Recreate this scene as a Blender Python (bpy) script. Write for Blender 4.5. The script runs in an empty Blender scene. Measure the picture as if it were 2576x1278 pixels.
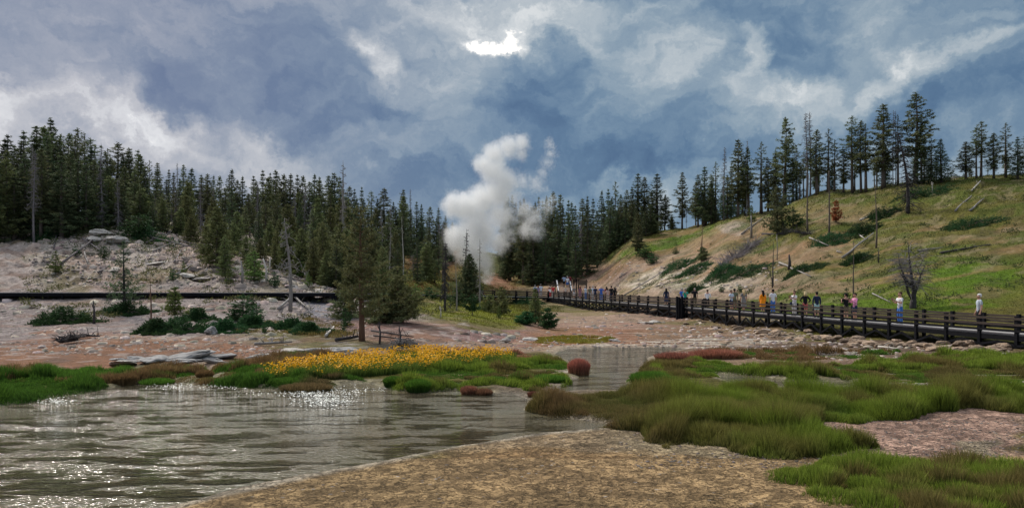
import bpy, bmesh, math, random
import numpy as np
from mathutils import Vector, Matrix
rnd = random.Random(7)
rng = np.random.default_rng(11)
S = bpy.context.scene
C = S.collection
F = 1783.0      # focal length in the units used for bearings (image 2576 wide)
CX, HY, CAMZ = 1288.0, 735.0, 3.0

# ---------------------------------------------------------------- camera
cam_d = bpy.data.cameras.new("camera")
cam = bpy.data.objects.new("camera", cam_d)
C.objects.link(cam)
cam.location = (0, 0, CAMZ)
cam.rotation_euler = (math.radians(90), 0, 0)
cam_d.sensor_width = 36
cam_d.lens = F / 2576 * 36
cam_d.shift_y = (HY - 639) / 2576
cam_d.clip_start = 0.1
cam_d.clip_end = 6000
S.camera = cam

# ---------------------------------------------------------------- render
S.view_settings.view_transform = 'Standard'
S.view_settings.look = 'None'
S.view_settings.gamma = 1
S.view_settings.exposure = 0.3
S.render.engine = 'CYCLES'
S.cycles.max_bounces = 8
S.cycles.diffuse_bounces = 3
S.cycles.glossy_bounces = 3
S.cycles.transmission_bounces = 4
S.cycles.transparent_max_bounces = 8
S.cycles.volume_bounces = 14
S.cycles.volume_step_rate = 1.0
S.cycles.volume_max_steps = 256
S.cycles.use_denoising = True
S.cycles.sample_clamp_indirect = 8

# ---------------------------------------------------------------- light
SUN_AZ = math.radians(-42)      # to the left of straight ahead
SUN_EL = math.radians(44)
sun_d = bpy.data.lights.new("sun", 'SUN')
sun = bpy.data.objects.new("sun", sun_d)
C.objects.link(sun)
sun_d.energy = 2.6
sun_d.angle = math.radians(4)
sun_d.color = (1.0, 0.94, 0.86)
sd = Vector((math.sin(SUN_AZ) * math.cos(SUN_EL), math.cos(SUN_AZ) * math.cos(SUN_EL), math.sin(SUN_EL)))
sun.rotation_euler = sd.to_track_quat('Z', 'Y').to_euler()
sun.location = (0, 0, 60)

# ---------------------------------------------------------------- node helpers
class NT:
    def __init__(s, tree): s.t = tree; s.n = tree.nodes; s.l = tree.links
    def new(s, typ, **kw):
        n = s.n.new(typ)
        for k, v in kw.items(): setattr(n, k, v)
        return n
    def put(s, sock, v):
        if isinstance(v, bpy.types.NodeSocket): s.l.new(v, sock)
        elif isinstance(v, (tuple, list)) and sock.type == 'RGBA' and len(v) == 3: sock.default_value = (*v, 1)
        else: sock.default_value = v
    def m(s, op, a, b=None, c=None, clamp=False):
        n = s.new('ShaderNodeMath', operation=op, use_clamp=clamp)
        s.put(n.inputs[0], a)
        if b is not None: s.put(n.inputs[1], b)
        if c is not None: s.put(n.inputs[2], c)
        return n.outputs[0]
    def vm(s, op, a, b=None, scale=None):
        n = s.new('ShaderNodeVectorMath', operation=op)
        s.put(n.inputs[0], a)
        if b is not None: s.put(n.inputs[1], b)
        if scale is not None: s.put(n.inputs['Scale'], scale)
        return n.outputs[0]
    def noise(s, vec, scale, detail=4, rough=.55, col=False, dist=0.0):
        n = s.new('ShaderNodeTexNoise')
        if vec is not None: s.l.new(vec, n.inputs['Vector'])
        n.inputs['Scale'].default_value = scale; n.inputs['Detail'].default_value = detail
        n.inputs['Roughness'].default_value = rough; n.inputs['Distortion'].default_value = dist
        return n.outputs[1 if col else 0]
    def ramp(s, f, stops, interp='LINEAR'):
        n = s.new('ShaderNodeValToRGB'); s.l.new(f, n.inputs[0]); e = n.color_ramp.elements
        n.color_ramp.interpolation = interp
        while len(e) < len(stops): e.new(0.5)
        for i, (p, c) in enumerate(stops):
            e[i].position = p; e[i].color = (*c, 1) if len(c) == 3 else c
        return n.outputs[0]
    def mix(s, f, a, b, blend='MIX'):
        n = s.new('ShaderNodeMix', data_type='RGBA', blend_type=blend)
        s.put(n.inputs[0], f); s.put(n.inputs[6], a); s.put(n.inputs[7], b)
        return n.outputs[2]
    def mapr(s, v, a, b, c=0.0, d=1.0, smooth=False):
        n = s.new('ShaderNodeMapRange', interpolation_type='SMOOTHSTEP' if smooth else 'LINEAR')
        s.put(n.inputs[0], v)
        for i, q in enumerate((a, b, c, d)): n.inputs[i + 1].default_value = q
        return n.outputs[0]
    def blob(s, vec, loc, rad, rot=0.0, kind='QUADRATIC_SPHERE'):
        n = s.new('ShaderNodeMapping', vector_type='TEXTURE')
        s.l.new(vec, n.inputs[0])
        n.inputs['Location'].default_value = loc
        n.inputs['Rotation'].default_value = (0, 0, rot)
        n.inputs['Scale'].default_value = rad
        g = s.new('ShaderNodeTexGradient', gradient_type=kind)
        s.l.new(n.outputs[0], g.inputs[0])
        return g.outputs[1]

# ---------------------------------------------------------------- world: broken storm clouds
W = bpy.data.worlds.new("World"); S.world = W; W.use_nodes = True
t = NT(W.node_tree); t.n.clear()
tc = t.new('ShaderNodeTexCoord').outputs['Generated']
sep = t.new('ShaderNodeSeparateXYZ'); t.l.new(tc, sep.inputs[0])
az = t.m('ARCTAN2', sep.outputs[0], sep.outputs[1])
hor = t.m('SQRT', t.m('ADD', t.m('MULTIPLY', sep.outputs[0], sep.outputs[0]), t.m('MULTIPLY', sep.outputs[1], sep.outputs[1])))
vv = t.m('DIVIDE', sep.outputs[2], t.m('MAXIMUM', hor, 0.02))
vv = t.m('MINIMUM', vv, 8.0)
cb = t.new('ShaderNodeCombineXYZ'); t.l.new(az, cb.inputs[0]); t.l.new(vv, cb.inputs[1])
P0 = cb.outputs[0]
warp1 = t.noise(P0, 4.5, 7, .62, col=True)
warp2 = t.noise(P0, 15, 6, .65, col=True)
P1 = t.vm('ADD', P0, t.vm('SCALE', t.vm('SUBTRACT', warp1, (0.5, 0.5, 0.5)), scale=0.24))
P1 = t.vm('ADD', P1, t.vm('SCALE', t.vm('SUBTRACT', warp2, (0.5, 0.5, 0.5)), scale=0.05))
def skyblob(px, py, rx, ry, rot, w):
    a = math.atan((px - CX) / F); v = (HY - py) / F * math.cos(a)
    g = t.blob(P1, (a, v, 0), (rx / F * 1.1, ry / F * 1.1, 1), math.radians(-rot), 'SPHERICAL')
    return t.m('MULTIPLY', t.mapr(g, 0, .8, 0, 1, True), w * .62)
acc = None
SKY = [ # px, py, rx, ry, tilt (deg, + = clockwise in the view), weight
 (250,250,270,110,35,.24),(120,340,300,120,10,.22),(420,375,330,90,17,.30),(690,405,330,70,14,.34),(640,345,120,50,25,.34),
 (380,215,150,110,40,-.30),(520,320,200,70,25,-.28),(110,150,220,130,0,-.16),(330,130,150,90,30,.22),
 (850,260,480,190,5,-.13),(940,330,260,80,0,-.18),(920,165,110,70,30,.55),(960,385,210,70,-5,.36),(1100,250,200,110,10,.20),
 (1225,100,110,30,0,.75),(1300,90,70,24,10,.5),(1230,50,360,140,0,.40),(1180,190,150,90,20,.16),(1360,260,170,190,20,-.34),(1460,360,260,120,-8,-.20),(1250,490,420,110,0,-.20),
 (1600,430,330,90,2,-.34),(1660,130,300,90,0,.36),(1885,130,50,90,8,.62),(1870,235,230,80,0,.36),(1980,130,190,90,0,-.22),
 (2060,240,420,110,-12,.26),(2310,178,190,36,-18,.34),(2420,250,330,60,-12,-.30),(2280,330,420,90,-10,-.12),(1800,350,430,110,-10,-.10),
 (1690,470,240,60,0,.44),(1500,480,260,60,5,.16),(1450,230,110,70,-30,.14),(1560,300,220,70,-35,.14),(2380,420,300,90,0,.16),
 (2100,440,300,80,0,.10),(1050,470,260,90,0,-.10),(-250,250,420,260,20,.22),(2900,260,500,220,-15,.16),(1300,40,500,70,0,.2),(1150,345,120,50,20,.14)]
for b in SKY:
    q = skyblob(*b); acc = q if acc is None else t.m('ADD', acc, q)
mp = t.new('ShaderNodeMapping'); t.l.new(P1, mp.inputs[0]); mp.inputs['Scale'].default_value = (1, 2.2, 1); mp.inputs['Rotation'].default_value = (0, 0, .2)
n1 = t.noise(mp.outputs[0], 4.2, 8, .56)
n2 = t.noise(mp.outputs[0], 12.0, 7, .55)
B = t.m('ADD', acc, 0.44)
B = t.m('MULTIPLY_ADD', t.m('SUBTRACT', n1, .5), 0.75, B)
B = t.m('MULTIPLY_ADD', t.m('SUBTRACT', n2, .5), 0.24, B)
B = t.m('ADD', B, t.m('MULTIPLY', t.m('SUBTRACT', t.mapr(n2, .42, .62, 0, 1, True), .5), .06))
bil = t.noise(P1, 9.0, 6, .6); B = t.m('ADD', B, t.m('MULTIPLY', t.m('SUBTRACT', t.m('ABSOLUTE', t.m('SUBTRACT', bil, .5)), .06), -.55))
cool = t.ramp(B, [(0.0, (.055, .115, .225)), (.22, (.095, .175, .29)), (.40, (.165, .255, .36)), (.58, (.29, .375, .45)), (.76, (.50, .555, .59)), (.90, (.78, .80, .80)), (1.0, (1.25, 1.2, 1.12))])
warm = t.ramp(B, [(0.0, (.075, .120, .235)), (.22, (.125, .170, .285)), (.40, (.20, .245, .345)), (.58, (.33, .355, .43)), (.76, (.52, .52, .56)), (.90, (.76, .76, .78)), (1.0, (1.25, 1.2, 1.15))])
cl = t.mix(t.mapr(az, -.5, .12, 0, 1, True), warm, cool)
# sky brightened overhead, above what the camera sees, to add soft light
up = t.mapr(vv, .50, 1.6, 1.0, 2.8, True)
cl = t.mix(t.mapr(vv, .5, 1.3, 0, .8, True), cl, (.40, .41, .43))
glow = t.blob(P0, (math.radians(-24), .85, 0), (.42, .36, 1), 0, 'QUADRATIC_SPHERE')  # unseen bright sky patch, added for water glints and extra light
cl = t.vm('SCALE', cl, scale=t.m('MULTIPLY', up, 7.9))
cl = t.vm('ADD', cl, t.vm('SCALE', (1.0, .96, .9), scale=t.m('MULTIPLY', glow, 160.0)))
sky = t.new('ShaderNodeTexSky', sky_type='NISHITA'); sky.sun_disc = False
sky.sun_elevation = SUN_EL; sky.sun_rotation = SUN_AZ
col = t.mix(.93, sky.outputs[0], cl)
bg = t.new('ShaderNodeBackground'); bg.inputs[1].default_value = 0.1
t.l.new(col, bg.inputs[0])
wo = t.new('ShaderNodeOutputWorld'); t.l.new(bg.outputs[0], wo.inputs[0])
W.cycles.sampling_method = 'MANUAL'; W.cycles.sample_map_resolution = 1024

# ---------------------------------------------------------------- numpy noise
def _h(ix, iy, s):
    n = (ix.astype(np.int64) * 374761393 + iy.astype(np.int64) * 668265263 + s * 982451653) & 0xffffffff
    n = ((n ^ (n >> 13)) * 1274126177) & 0xffffffff
    return ((n ^ (n >> 16)) & 0xffff) / 65535.0
def vnoise(x, y, s=0):
    ix = np.floor(x); iy = np.floor(y); fx = x - ix; fy = y - iy
    fx = fx * fx * (3 - 2 * fx); fy = fy * fy * (3 - 2 * fy)
    a = _h(ix, iy, s); b = _h(ix + 1, iy, s); c = _h(ix, iy + 1, s); d = _h(ix + 1, iy + 1, s)
    return (a * (1 - fx) + b * fx) * (1 - fy) + (c * (1 - fx) + d * fx) * fy
def fbm(x, y, o=4, s=0, g=.5):
    r = 0; a = 1; tot = 0
    for i in range(o):
        r = r + a * vnoise(x * 2 ** i + 13.7 * i, y * 2 ** i + 5.1 * i, s + i); tot += a; a *= g
    return r / tot
def sstep(a, b, x):
    q = np.clip((x - a) / (b - a), 0, 1); return q * q * (3 - 2 * q)

# ---------------------------------------------------------------- ground shape
def gp(px, py, z=0.0):        # bearing + drop below the eye -> point at height z
    Y = (CAMZ - z) * F / (py - HY); return ((px - CX) / F * Y, Y)
def poly(pts, z=0.0): return np.array([gp(a, b, z) for a, b in pts])
POOL = poly([(-900,1035),(0,1020),(108,1006),(180,994),(250,978),(330,964),(430,959),(520,968),(620,974),(730,976),(820,974),(880,962),(950,964),(1010,982),(1090,984),(1160,972),
 (1180,988),(1240,990),(1300,992),(1345,1003),(1330,1030),(1400,1046),(1500,1058),(1600,1068),(1640,1078),(1560,1082),(1480,1086),(1350,1098),(1200,1121),(1060,1147),(930,1173),(800,1196),(600,1235),(400,1290),(200,1345),(-100,1420),(-900,1500)])
ST1 = poly([(1345,1003),(1370,985),(1420,968),(1445,945),(1430,930),(1420,908),(1385,890),(1420,877),(1500,873),(1600,874),(1690,873),(1740,878),(1690,888),(1640,900),(1630,925),(1600,945),(1585,962),(1640,972),(1560,985),(1450,985),(1400,992)])
ST2 = poly([(1790,938),(1900,944),(2000,956),(2150,960),(2260,964),(2160,978),(2000,992),(1930,985),(1860,972),(1800,952)])
ST3 = poly([(2030,893),(2100,891),(2180,895),(2150,902),(2060,902)])
ST4 = poly([(1400,868),(1560,866),(1600,869),(1500,872),(1400,873)])
ST5 = poly([(505,928),(535,930),(560,958),(500,962),(515,945)])
WATERS = [POOL, ST1, ST2, ST3, ST5]
def sdf(pg, x, y):            # + outside
    d = np.full(x.shape, 1e9); ins = np.zeros(x.shape, bool); n = len(pg)
    for i in range(n):
        ax, ay = pg[i]; bx, by = pg[(i + 1) % n]; ex, ey = bx - ax, by - ay
        q = np.clip(((x - ax) * ex + (y - ay) * ey) / (ex * ex + ey * ey + 1e-12), 0, 1)
        d = np.minimum(d, (x - ax - q * ex) ** 2 + (y - ay - q * ey) ** 2)
        c = ((ay > y) != (by > y))
        with np.errstate(divide='ignore', invalid='ignore'):
            xi = (bx - ax) * (y - ay) / ((by - ay) if by != ay else 1e-12) + ax
        ins ^= c & (x < xi)
    d = np.sqrt(d); return np.where(ins, -d, d)
def prof(*k):                 # (distance, view line or None, z)
    return ([a for a, b in k], [CAMZ - (b - HY) * a / F if b > 20 else b for a, b in k])
COLS = [
 (-1500, prof((20,.1),(24,.15),(30,.3),(38,.6),(46,1.4),(51,2.3),(56,3.2),(70,640),(85,560),(100,540),(130,520),(180,520),(600,600),(2500,650))),
 (108, prof((20,.08),(24,.12),(30,.3),(38,848),(46,797),(51,760),(56,729),(70,640),(85,567),(100,545),(130,530),(180,535),(600,600),(2500,650))),
 (400, prof((20,.08),(24,.12),(30,.3),(38,844),(46,797),(51,760),(56,729),(70,650),(82,592),(100,570),(130,560),(180,560),(600,610),(2500,650))),
 (600, prof((20,.08),(25,.12),(31,.3),(38,842),(46,797),(51,760),(56,729),(62,690),(75,640),(100,610),(140,580),(190,580),(600,620),(2500,650))),
 (820, prof((20,.08),(26,.12),(32,.3),(40,832),(46,803),(54,760),(60,728),(80,690),(110,650),(150,600),(200,600),(600,630),(2500,660))),
 (1000, prof((20,.08),(27,.12),(33,.32),(42,817),(55,778),(70,755),(88,730),(115,670),(150,630),(200,620),(600,640),(2500,660))),
 (1150, prof((20,.08),(27,.12),(35,.25),(45,817),(60,782),(80,757),(105,738),(125,700),(145,640),(200,620),(600,640),(2500,660))),
 (1280, prof((20,.08),(30,.10),(42,.16),(50,829),(56,803),(66,785),(75,776),(100,765),(112,742),(125,722),(150,695),(180,660),(230,645),(600,650),(2500,670))),
 (1400, prof((20,.08),(30,.08),(42,.12),(55,.22),(70,800),(90,777),(108,758),(118,722),(150,690),(190,650),(240,645),(600,650),(2500,670))),
 (1500, prof((20,.08),(30,.08),(42,.12),(55,.3),(84,.48),(93,.8),(101,771),(110,737),(120,700),(135,655),(150,632),(200,635),(600,650),(2500,670))),
 (1600, prof((20,.08),(30,.08),(41,.12),(50,.28),(75,.42),(82,.6),(90,757),(98,735),(110,665),(125,602),(136,582),(160,600),(200,610),(600,650),(2500,670))),
 (1700, prof((20,.08),(30,.08),(41,.12),(50,.22),(66,.34),(71,.6),(79,762),(87,738),(100,675),(120,602),(132,578),(160,590),(200,600),(600,650),(2500,670))),
 (1850, prof((20,.08),(30,.10),(38,.13),(48,.13),(57,.15),(61,.5),(67,776),(75,738),(90,660),(105,590),(118,545),(150,560),(200,580),(600,650),(2500,670))),
 (2100, prof((16,.10),(26,.12),(33,.13),(38,.13),(45.5,.14),(49,.5),(54,790),(60,752),(70,690),(85,585),(103,478),(130,500),(200,560),(600,650),(2500,670))),
 (2300, prof((14,.10),(24,.13),(30,.15),(34,.17),(39.5,.22),(43,.6),(47,801),(52,758),(65,660),(80,560),(95,462),(120,480),(200,550),(600,650),(2500,670))),
 (2468, prof((14,.12),(24,.15),(28,.2),(31,.28),(35.5,.4),(39,.7),(43,805),(50,752),(62,650),(77,545),(92,448),(120,462),(200,540),(600,650),(2500,670))),
 (2800, prof((14,.12),(22,.15),(25,.25),(28,900),(35,855),(40,805),(47,750),(58,640),(72,530),(88,436),(120,455),(200,540),(600,650),(2500,670))),
 (4200, prof((14,.12),(22,.15),(25,.3),(35,1.2),(47,3),(58,6),(72,11),(88,17),(120,18),(200,25),(600,32),(2500,70)))]
CPX = np.array([c[0] for c in COLS], float)
def _base(px, Y):
    zs = np.stack([np.interp(Y, c[1][0], c[1][1]) for c in COLS])
    i = np.clip(np.searchsorted(CPX, px) - 1, 0, len(CPX) - 2)
    f = np.clip((px - CPX[i]) / (CPX[i + 1] - CPX[i]), 0, 1)
    f = .5 * f + .5 * f * f * (3 - 2 * f)
    idx = np.arange(len(px))
    return zs[i, idx] * (1 - f) + zs[i + 1, idx] * f
def ground(X, Y):
    X = np.atleast_1d(np.asarray(X, float)); Y = np.atleast_1d(np.asarray(Y, float))
    sh = X.shape; X = X.ravel(); Y = Y.ravel()
    Yc = np.maximum(Y, 6.0); px = X / Yc * F + CX
    z = 0
    for k in (.95, .98, 1.0, 1.02, 1.05): z = z + _base(px, Yc * k)
    z = z / 5
    hi = sstep(.3, 3.0, z)
    z = z + hi * (fbm(X / 9, Y / 9, 4, 3) - .5) * 1.5 * sstep(36, 80, Y)
    z = z + (fbm(X / 1.6, Y / 1.6, 4, 9) - .5) * (.06 + .30 * hi) * sstep(20, 45, Y)
    z = z + (fbm(X / .35, Y / .35, 3, 21) - .5) * (.035 + .05 * hi)
    px2 = X / Yc * F + CX
    lf = sstep(53, 58, Y) * sstep(100, 85, Y) * sstep(1000, 850, px2)
    rg = 1 - np.abs(fbm(X / 2.6, (Y + .5 * X) / 1.3, 4, 63) - .5) * 4
    z = z + lf * (rg * .35 + (fbm(X / .9, Y / .7, 3, 67) - .5) * .5)
    rf = sstep(56, 70, Y) * sstep(1430, 1600, px2)
    z = z + rf * ((1 - np.abs(fbm(X / 7, Y / 7, 4, 73) - .5) * 4) * .35 + (fbm(X / 1.3, Y / 1.3, 3, 79) - .5) * .35)
    near = Y < 48
    if near.any():
        xn, yn = X[near], Y[near]; d = np.full(xn.shape, 1e9)
        wx = (fbm(xn / .8, yn / .8, 3, 31) - .5) * .5
        for w in WATERS: d = np.minimum(d, sdf(w, xn, yn))
        f = sstep(-.9, .15, d + wx * .35)
        z[near] = -.30 + f * (z[near] + .30)
    return z.reshape(sh)
def gz(x, y): return float(ground([x], [y])[0])
def at(px, Y, dz=0.0):        # a bearing and a distance -> point on the ground
    X = (px - CX) / F * Y
    return Vector((X, Y, gz(X, Y) + dz))
_YS = np.geomspace(9, 240, 900)
def hit(px, py, ymin=9):      # the nearest ground point seen along a bearing and view line
    ys = _YS[_YS >= ymin]; X = (px - CX) / F * ys
    g = ground(X, ys); ray = CAMZ - (py - HY) / F * ys
    k = np.argmax(g >= ray) if (g >= ray).any() else len(ys) - 1
    return Vector((X[k], ys[k], g[k]))

# ---------------------------------------------------------------- object helpers
def tag(o, label=None, cat=None, group=None, kind=None):
    for k, v in (('label', label), ('category', cat), ('group', group), ('kind', kind)):
        if v: o[k] = v
    return o
def empty(name, loc=(0, 0, 0), rz=0.0):
    o = bpy.data.objects.new(name, None); C.objects.link(o)
    o.location = loc; o.rotation_euler = (0, 0, rz); o.empty_display_size = .3
    return o
def mk(name, V, Fc, mat=None, parent=None, smooth=False, col=None):
    """V (n,3), Fc (m,3) or (m,4) array or list of polygons; col (n,3) point colours"""
    me = bpy.data.meshes.new(name)
    V = np.asarray(V, np.float32)
    if isinstance(Fc, np.ndarray):
        k = Fc.shape[1]; m = len(Fc)
        me.vertices.add(len(V)); me.vertices.foreach_set('co', V.ravel())
        me.loops.add(m * k); me.loops.foreach_set('vertex_index', Fc.astype(np.int32).ravel())
        me.polygons.add(m); me.polygons.foreach_set('loop_start', np.arange(0, m * k, k, dtype=np.int32))
        me.update(calc_edges=True)
    else:
        me.from_pydata(V.tolist(), [], Fc); me.update()
    if smooth: me.polygons.foreach_set('use_smooth', np.ones(len(me.polygons), bool))
    if col is not None:
        a = me.attributes.new('tint', 'FLOAT_COLOR', 'POINT')
        c4 = np.ones((len(V), 4), np.float32); c4[:, :3] = col; a.data.foreach_set('color', c4.ravel())
    if mat: me.materials.append(mat)
    o = bpy.data.objects.new(name, me); C.objects.link(o)
    if parent: o.parent = parent
    return o
class MB:
    def __init__(s): s.v = []; s.f = []; s.n = 0
    def add(s, V, Fc):
        V = np.asarray(V, float); s.v.append(V); s.f += [tuple(int(i) + s.n for i in f) for f in Fc]; s.n += len(V); return s
    def box(s, c, sz, rz=0.0, M=None):
        x, y, z = [k / 2 for k in sz]
        V = np.array([(a * x, b * y, d * z) for d in (-1, 1) for a, b in ((-1, -1), (1, -1), (1, 1), (-1, 1))])
        if rz: cr, sr = math.cos(rz), math.sin(rz); V = np.c_[V[:, 0] * cr - V[:, 1] * sr, V[:, 0] * sr + V[:, 1] * cr, V[:, 2]]
        if M is not None: V = V @ np.array(M.to_3x3()).T
        return s.add(V + np.array(c), [(3, 2, 1, 0), (4, 5, 6, 7), (0, 1, 5, 4), (1, 2, 6, 5), (2, 3, 7, 6), (3, 0, 4, 7)])
    def bar(s, a, b, w, h):   # box beam from a to b, w sideways, h up
        a = Vector(a); b = Vector(b); d = b - a; L = d.length; d.normalize()
        side = d.cross(Vector((0, 0, 1)))
        if side.length < 1e-4: side = Vector((1, 0, 0))
        side.normalize(); up = side.cross(d)
        V = [p + side * (i * w / 2) + up * (j * h / 2) for p in (a, b) for i, j in ((-1, -1), (1, -1), (1, 1), (-1, 1))]
        return s.add([tuple(v) for v in V], [(0, 1, 2, 3), (7, 6, 5, 4), (0, 4, 5, 1), (1, 5, 6, 2), (2, 6, 7, 3), (3, 7, 4, 0)])
    def tube(s, pts, rad, n=6, cap=True):
        pts = [Vector(p) for p in pts]; V = []; u = None
        for i, p in enumerate(pts):
            d = (pts[min(i + 1, len(pts) - 1)] - pts[max(i - 1, 0)])
            d = d.normalized() if d.length > 1e-9 else Vector((0, 0, 1))
            if u is None: u = d.orthogonal().normalized()
            u = (u - d * u.dot(d)); u = u.normalized() if u.length > 1e-6 else d.orthogonal().normalized()
            w = d.cross(u)
            for k in range(n):
                a = 2 * math.pi * k / n; V.append(p + (u * math.cos(a) + w * math.sin(a)) * rad[i])
        Fc = [(i * n + k, i * n + (k + 1) % n, (i + 1) * n + (k + 1) % n, (i + 1) * n + k) for i in range(len(pts) - 1) for k in range(n)]
        if cap: Fc += [tuple(range(n))[::-1], tuple(range((len(pts) - 1) * n, len(pts) * n))]
        return s.add([tuple(v) for v in V], Fc)
    def ell(s, c, r, nu=8, nv=6):
        V = [(c[0], c[1], c[2] - r[2])]
        for j in range(1, nv):
            th = -math.pi / 2 + math.pi * j / nv
            V += [(c[0] + r[0] * math.cos(th) * math.cos(2 * math.pi * i / nu), c[1] + r[1] * math.cos(th) * math.sin(2 * math.pi * i / nu), c[2] + r[2] * math.sin(th)) for i in range(nu)]
        V.append((c[0], c[1], c[2] + r[2])); T = len(V) - 1
        Fc = [(0, 1 + (i + 1) % nu, 1 + i) for i in range(nu)]
        for j in range(nv - 2):
            Fc += [(1 + j * nu + i, 1 + j * nu + (i + 1) % nu, 1 + (j + 1) * nu + (i + 1) % nu, 1 + (j + 1) * nu + i) for i in range(nu)]
        Fc += [(T, 1 + (nv - 2) * nu + i, 1 + (nv - 2) * nu + (i + 1) % nu) for i in range(nu)]
        return s.add(V, Fc)
    def build(s, name, mat, parent=None, smooth=False):
        return mk(name, np.concatenate(s.v), s.f, mat, parent, smooth)
def copy_tree(o, parent=None):
    c = o.copy(); C.objects.link(c); c.parent = parent
    for ch in list(o.children): copy_tree(ch, c)
    return c
ORD = ['', 'first', 'second', 'third', 'fourth', 'fifth', 'sixth', 'seventh', 'eighth', 'ninth', 'tenth', 'eleventh', 'twelfth', 'thirteenth', 'fourteenth', 'fifteenth', 'sixteenth', 'seventeenth', 'eighteenth', 'nineteenth', 'twentieth']
def ordn(i): return ORD[i] if i < len(ORD) else '%d%s' % (i, {1: 'st', 2: 'nd', 3: 'rd'}.get(i % 10, 'th'))

# ---------------------------------------------------------------- materials
MATS = {}
def pmat(name, rough=.9, spec=.25):
    m = bpy.data.materials.new(name); m.use_nodes = True
    t = NT(m.node_tree); b = t.n['Principled BSDF']
    b.inputs['Roughness'].default_value = rough; b.inputs['Specular IOR Level'].default_value = spec
    MATS[name] = m; return m, t, b
def bump(t, b, h, strength=.5, dist=.05):
    n = t.new('ShaderNodeBump'); n.inputs['Strength'].default_value = strength; n.inputs['Distance'].default_value = dist
    t.l.new(h, n.inputs['Height']); t.l.new(n.outputs[0], b.inputs['Normal'])
def simple(name, c1, c2, scale=6, rough=.85, bs=.3, stretch=None, spec=.2):
    m, t, b = pmat(name, rough, spec)
    co = t.new('ShaderNodeTexCoord').outputs['Object']
    if stretch:
        mp = t.new('ShaderNodeMapping'); t.l.new(co, mp.inputs[0]); mp.inputs['Scale'].default_value = stretch; co = mp.outputs[0]
    n = t.noise(co, scale, 5, .6)
    c = t.mix(t.mapr(n, .3, .7), c1, c2)
    t.l.new(c, b.inputs['Base Color'])
    if bs: bump(t, b, n, bs, .03)
    return m
def leafmat(name, c1, c2, c3, trans=.25):
    m, t, b = pmat(name, .75, .15)
    oi = t.new('ShaderNodeObjectInfo').outputs['Random']
    geo = t.new('ShaderNodeNewGeometry')
    co = t.new('ShaderNodeTexCoord').outputs['Object']
    ri = geo.outputs['Random Per Island']
    c = t.mix(ri, c1, c2)
    n = t.noise(co, .9, 3)
    c = t.mix(t.mapr(n, .42, .68, 0, .8), c, c3)
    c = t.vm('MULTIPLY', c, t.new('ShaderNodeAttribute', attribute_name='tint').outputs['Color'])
    hsv = t.new('ShaderNodeHueSaturation'); t.l.new(c, hsv.inputs['Color'])
    t.l.new(t.m('MULTIPLY_ADD', oi, .05, .475), hsv.inputs['Hue'])
    t.l.new(t.m('MULTIPLY_ADD', oi, .5, .75), hsv.inputs['Value'])
    t.l.new(hsv.outputs[0], b.inputs['Base Color'])
    if trans:
        tr = t.new('ShaderNodeBsdfTranslucent'); t.l.new(hsv.outputs[0], tr.inputs[0])
        ms = t.new('ShaderNodeMixShader'); ms.inputs[0].default_value = trans
        t.l.new(b.outputs[0], ms.inputs[1]); t.l.new(tr.outputs[0], ms.inputs[2])
        t.l.new(ms.outputs[0], t.n['Material Output'].inputs[0])
    return m
def tintmat(name, rough=.8, trans=.3, var=.25):
    m, t, b = pmat(name, rough, .15)
    a = t.new('ShaderNodeAttribute', attribute_name='tint').outputs['Color']
    ri = t.new('ShaderNodeNewGeometry').outputs['Random Per Island']
    c = t.vm('SCALE', a, scale=t.m('MULTIPLY_ADD', ri, 2 * var, 1 - var))
    t.l.new(c, b.inputs['Base Color'])
    if trans:
        tr = t.new('ShaderNodeBsdfTranslucent'); t.l.new(c, tr.inputs[0])
        ms = t.new('ShaderNodeMixShader'); ms.inputs[0].default_value = trans
        t.l.new(b.outputs[0], ms.inputs[1]); t.l.new(tr.outputs[0], ms.inputs[2])
        t.l.new(ms.outputs[0], t.n['Material Output'].inputs[0])
    return m
M_PINE = leafmat('pine_needles', (.095, .120, .062), (.130, .150, .070), (.165, .165, .078))
M_SPRUCE = leafmat('spruce_needles', (.062, .092, .050), (.090, .120, .060), (.125, .135, .066))
M_YOUNG = leafmat('young_pine_needles', (.10, .15, .045), (.14, .19, .055), (.17, .20, .055))
M_OLIVE = leafmat('olive_needles', (.135, .150, .062), (.180, .190, .078), (.105, .125, .055))
M_JUNI = leafmat('juniper_leaves', (.032, .080, .032), (.055, .120, .042), (.045, .09, .030))
M_RED = leafmat('rusty_needles', (.28, .075, .04), (.36, .12, .05), (.22, .055, .03))
M_BARK = simple('pine_bark', (.10, .08, .065), (.18, .145, .12), 3, .95, .6, (4, 4, .6))
M_BARKR = simple('reddish_bark', (.12, .065, .045), (.20, .12, .08), 3, .95, .6, (4, 4, .6))
M_GREY = simple('weathered_wood', (.20, .18, .165), (.36, .33, .30), 4, .9, .5, (5, 5, .5))
M_DEAD = simple('dead_twigs', (.17, .15, .15), (.27, .24, .24), 4, .95, .3)
M_DARKDEAD = simple('charred_wood', (.045, .04, .04), (.09, .08, .078), 4, .9, .4)
M_PALE = simple('bleached_wood', (.42, .38, .33), (.60, .56, .50), 4, .85, .4, (5, 5, .5))
M_STAIN = simple('dark_stained_timber', (.005, .0055, .008), (.012, .012, .015), 5, .75, .4, (1, 1, 3), .12)
M_RAIL = simple('brown_rail_timber', (.045, .034, .028), (.085, .064, .052), 6, .7, .4, (1, 1, 6))
M_DECK = simple('grey_deck_boards', (.30, .28, .27), (.42, .40, .38), 8, .95, .3, None, .05)
M_EDGE = simple('pale_edge_board', (.66, .64, .62), (.80, .77, .74), 8, .8, .2)
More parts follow.
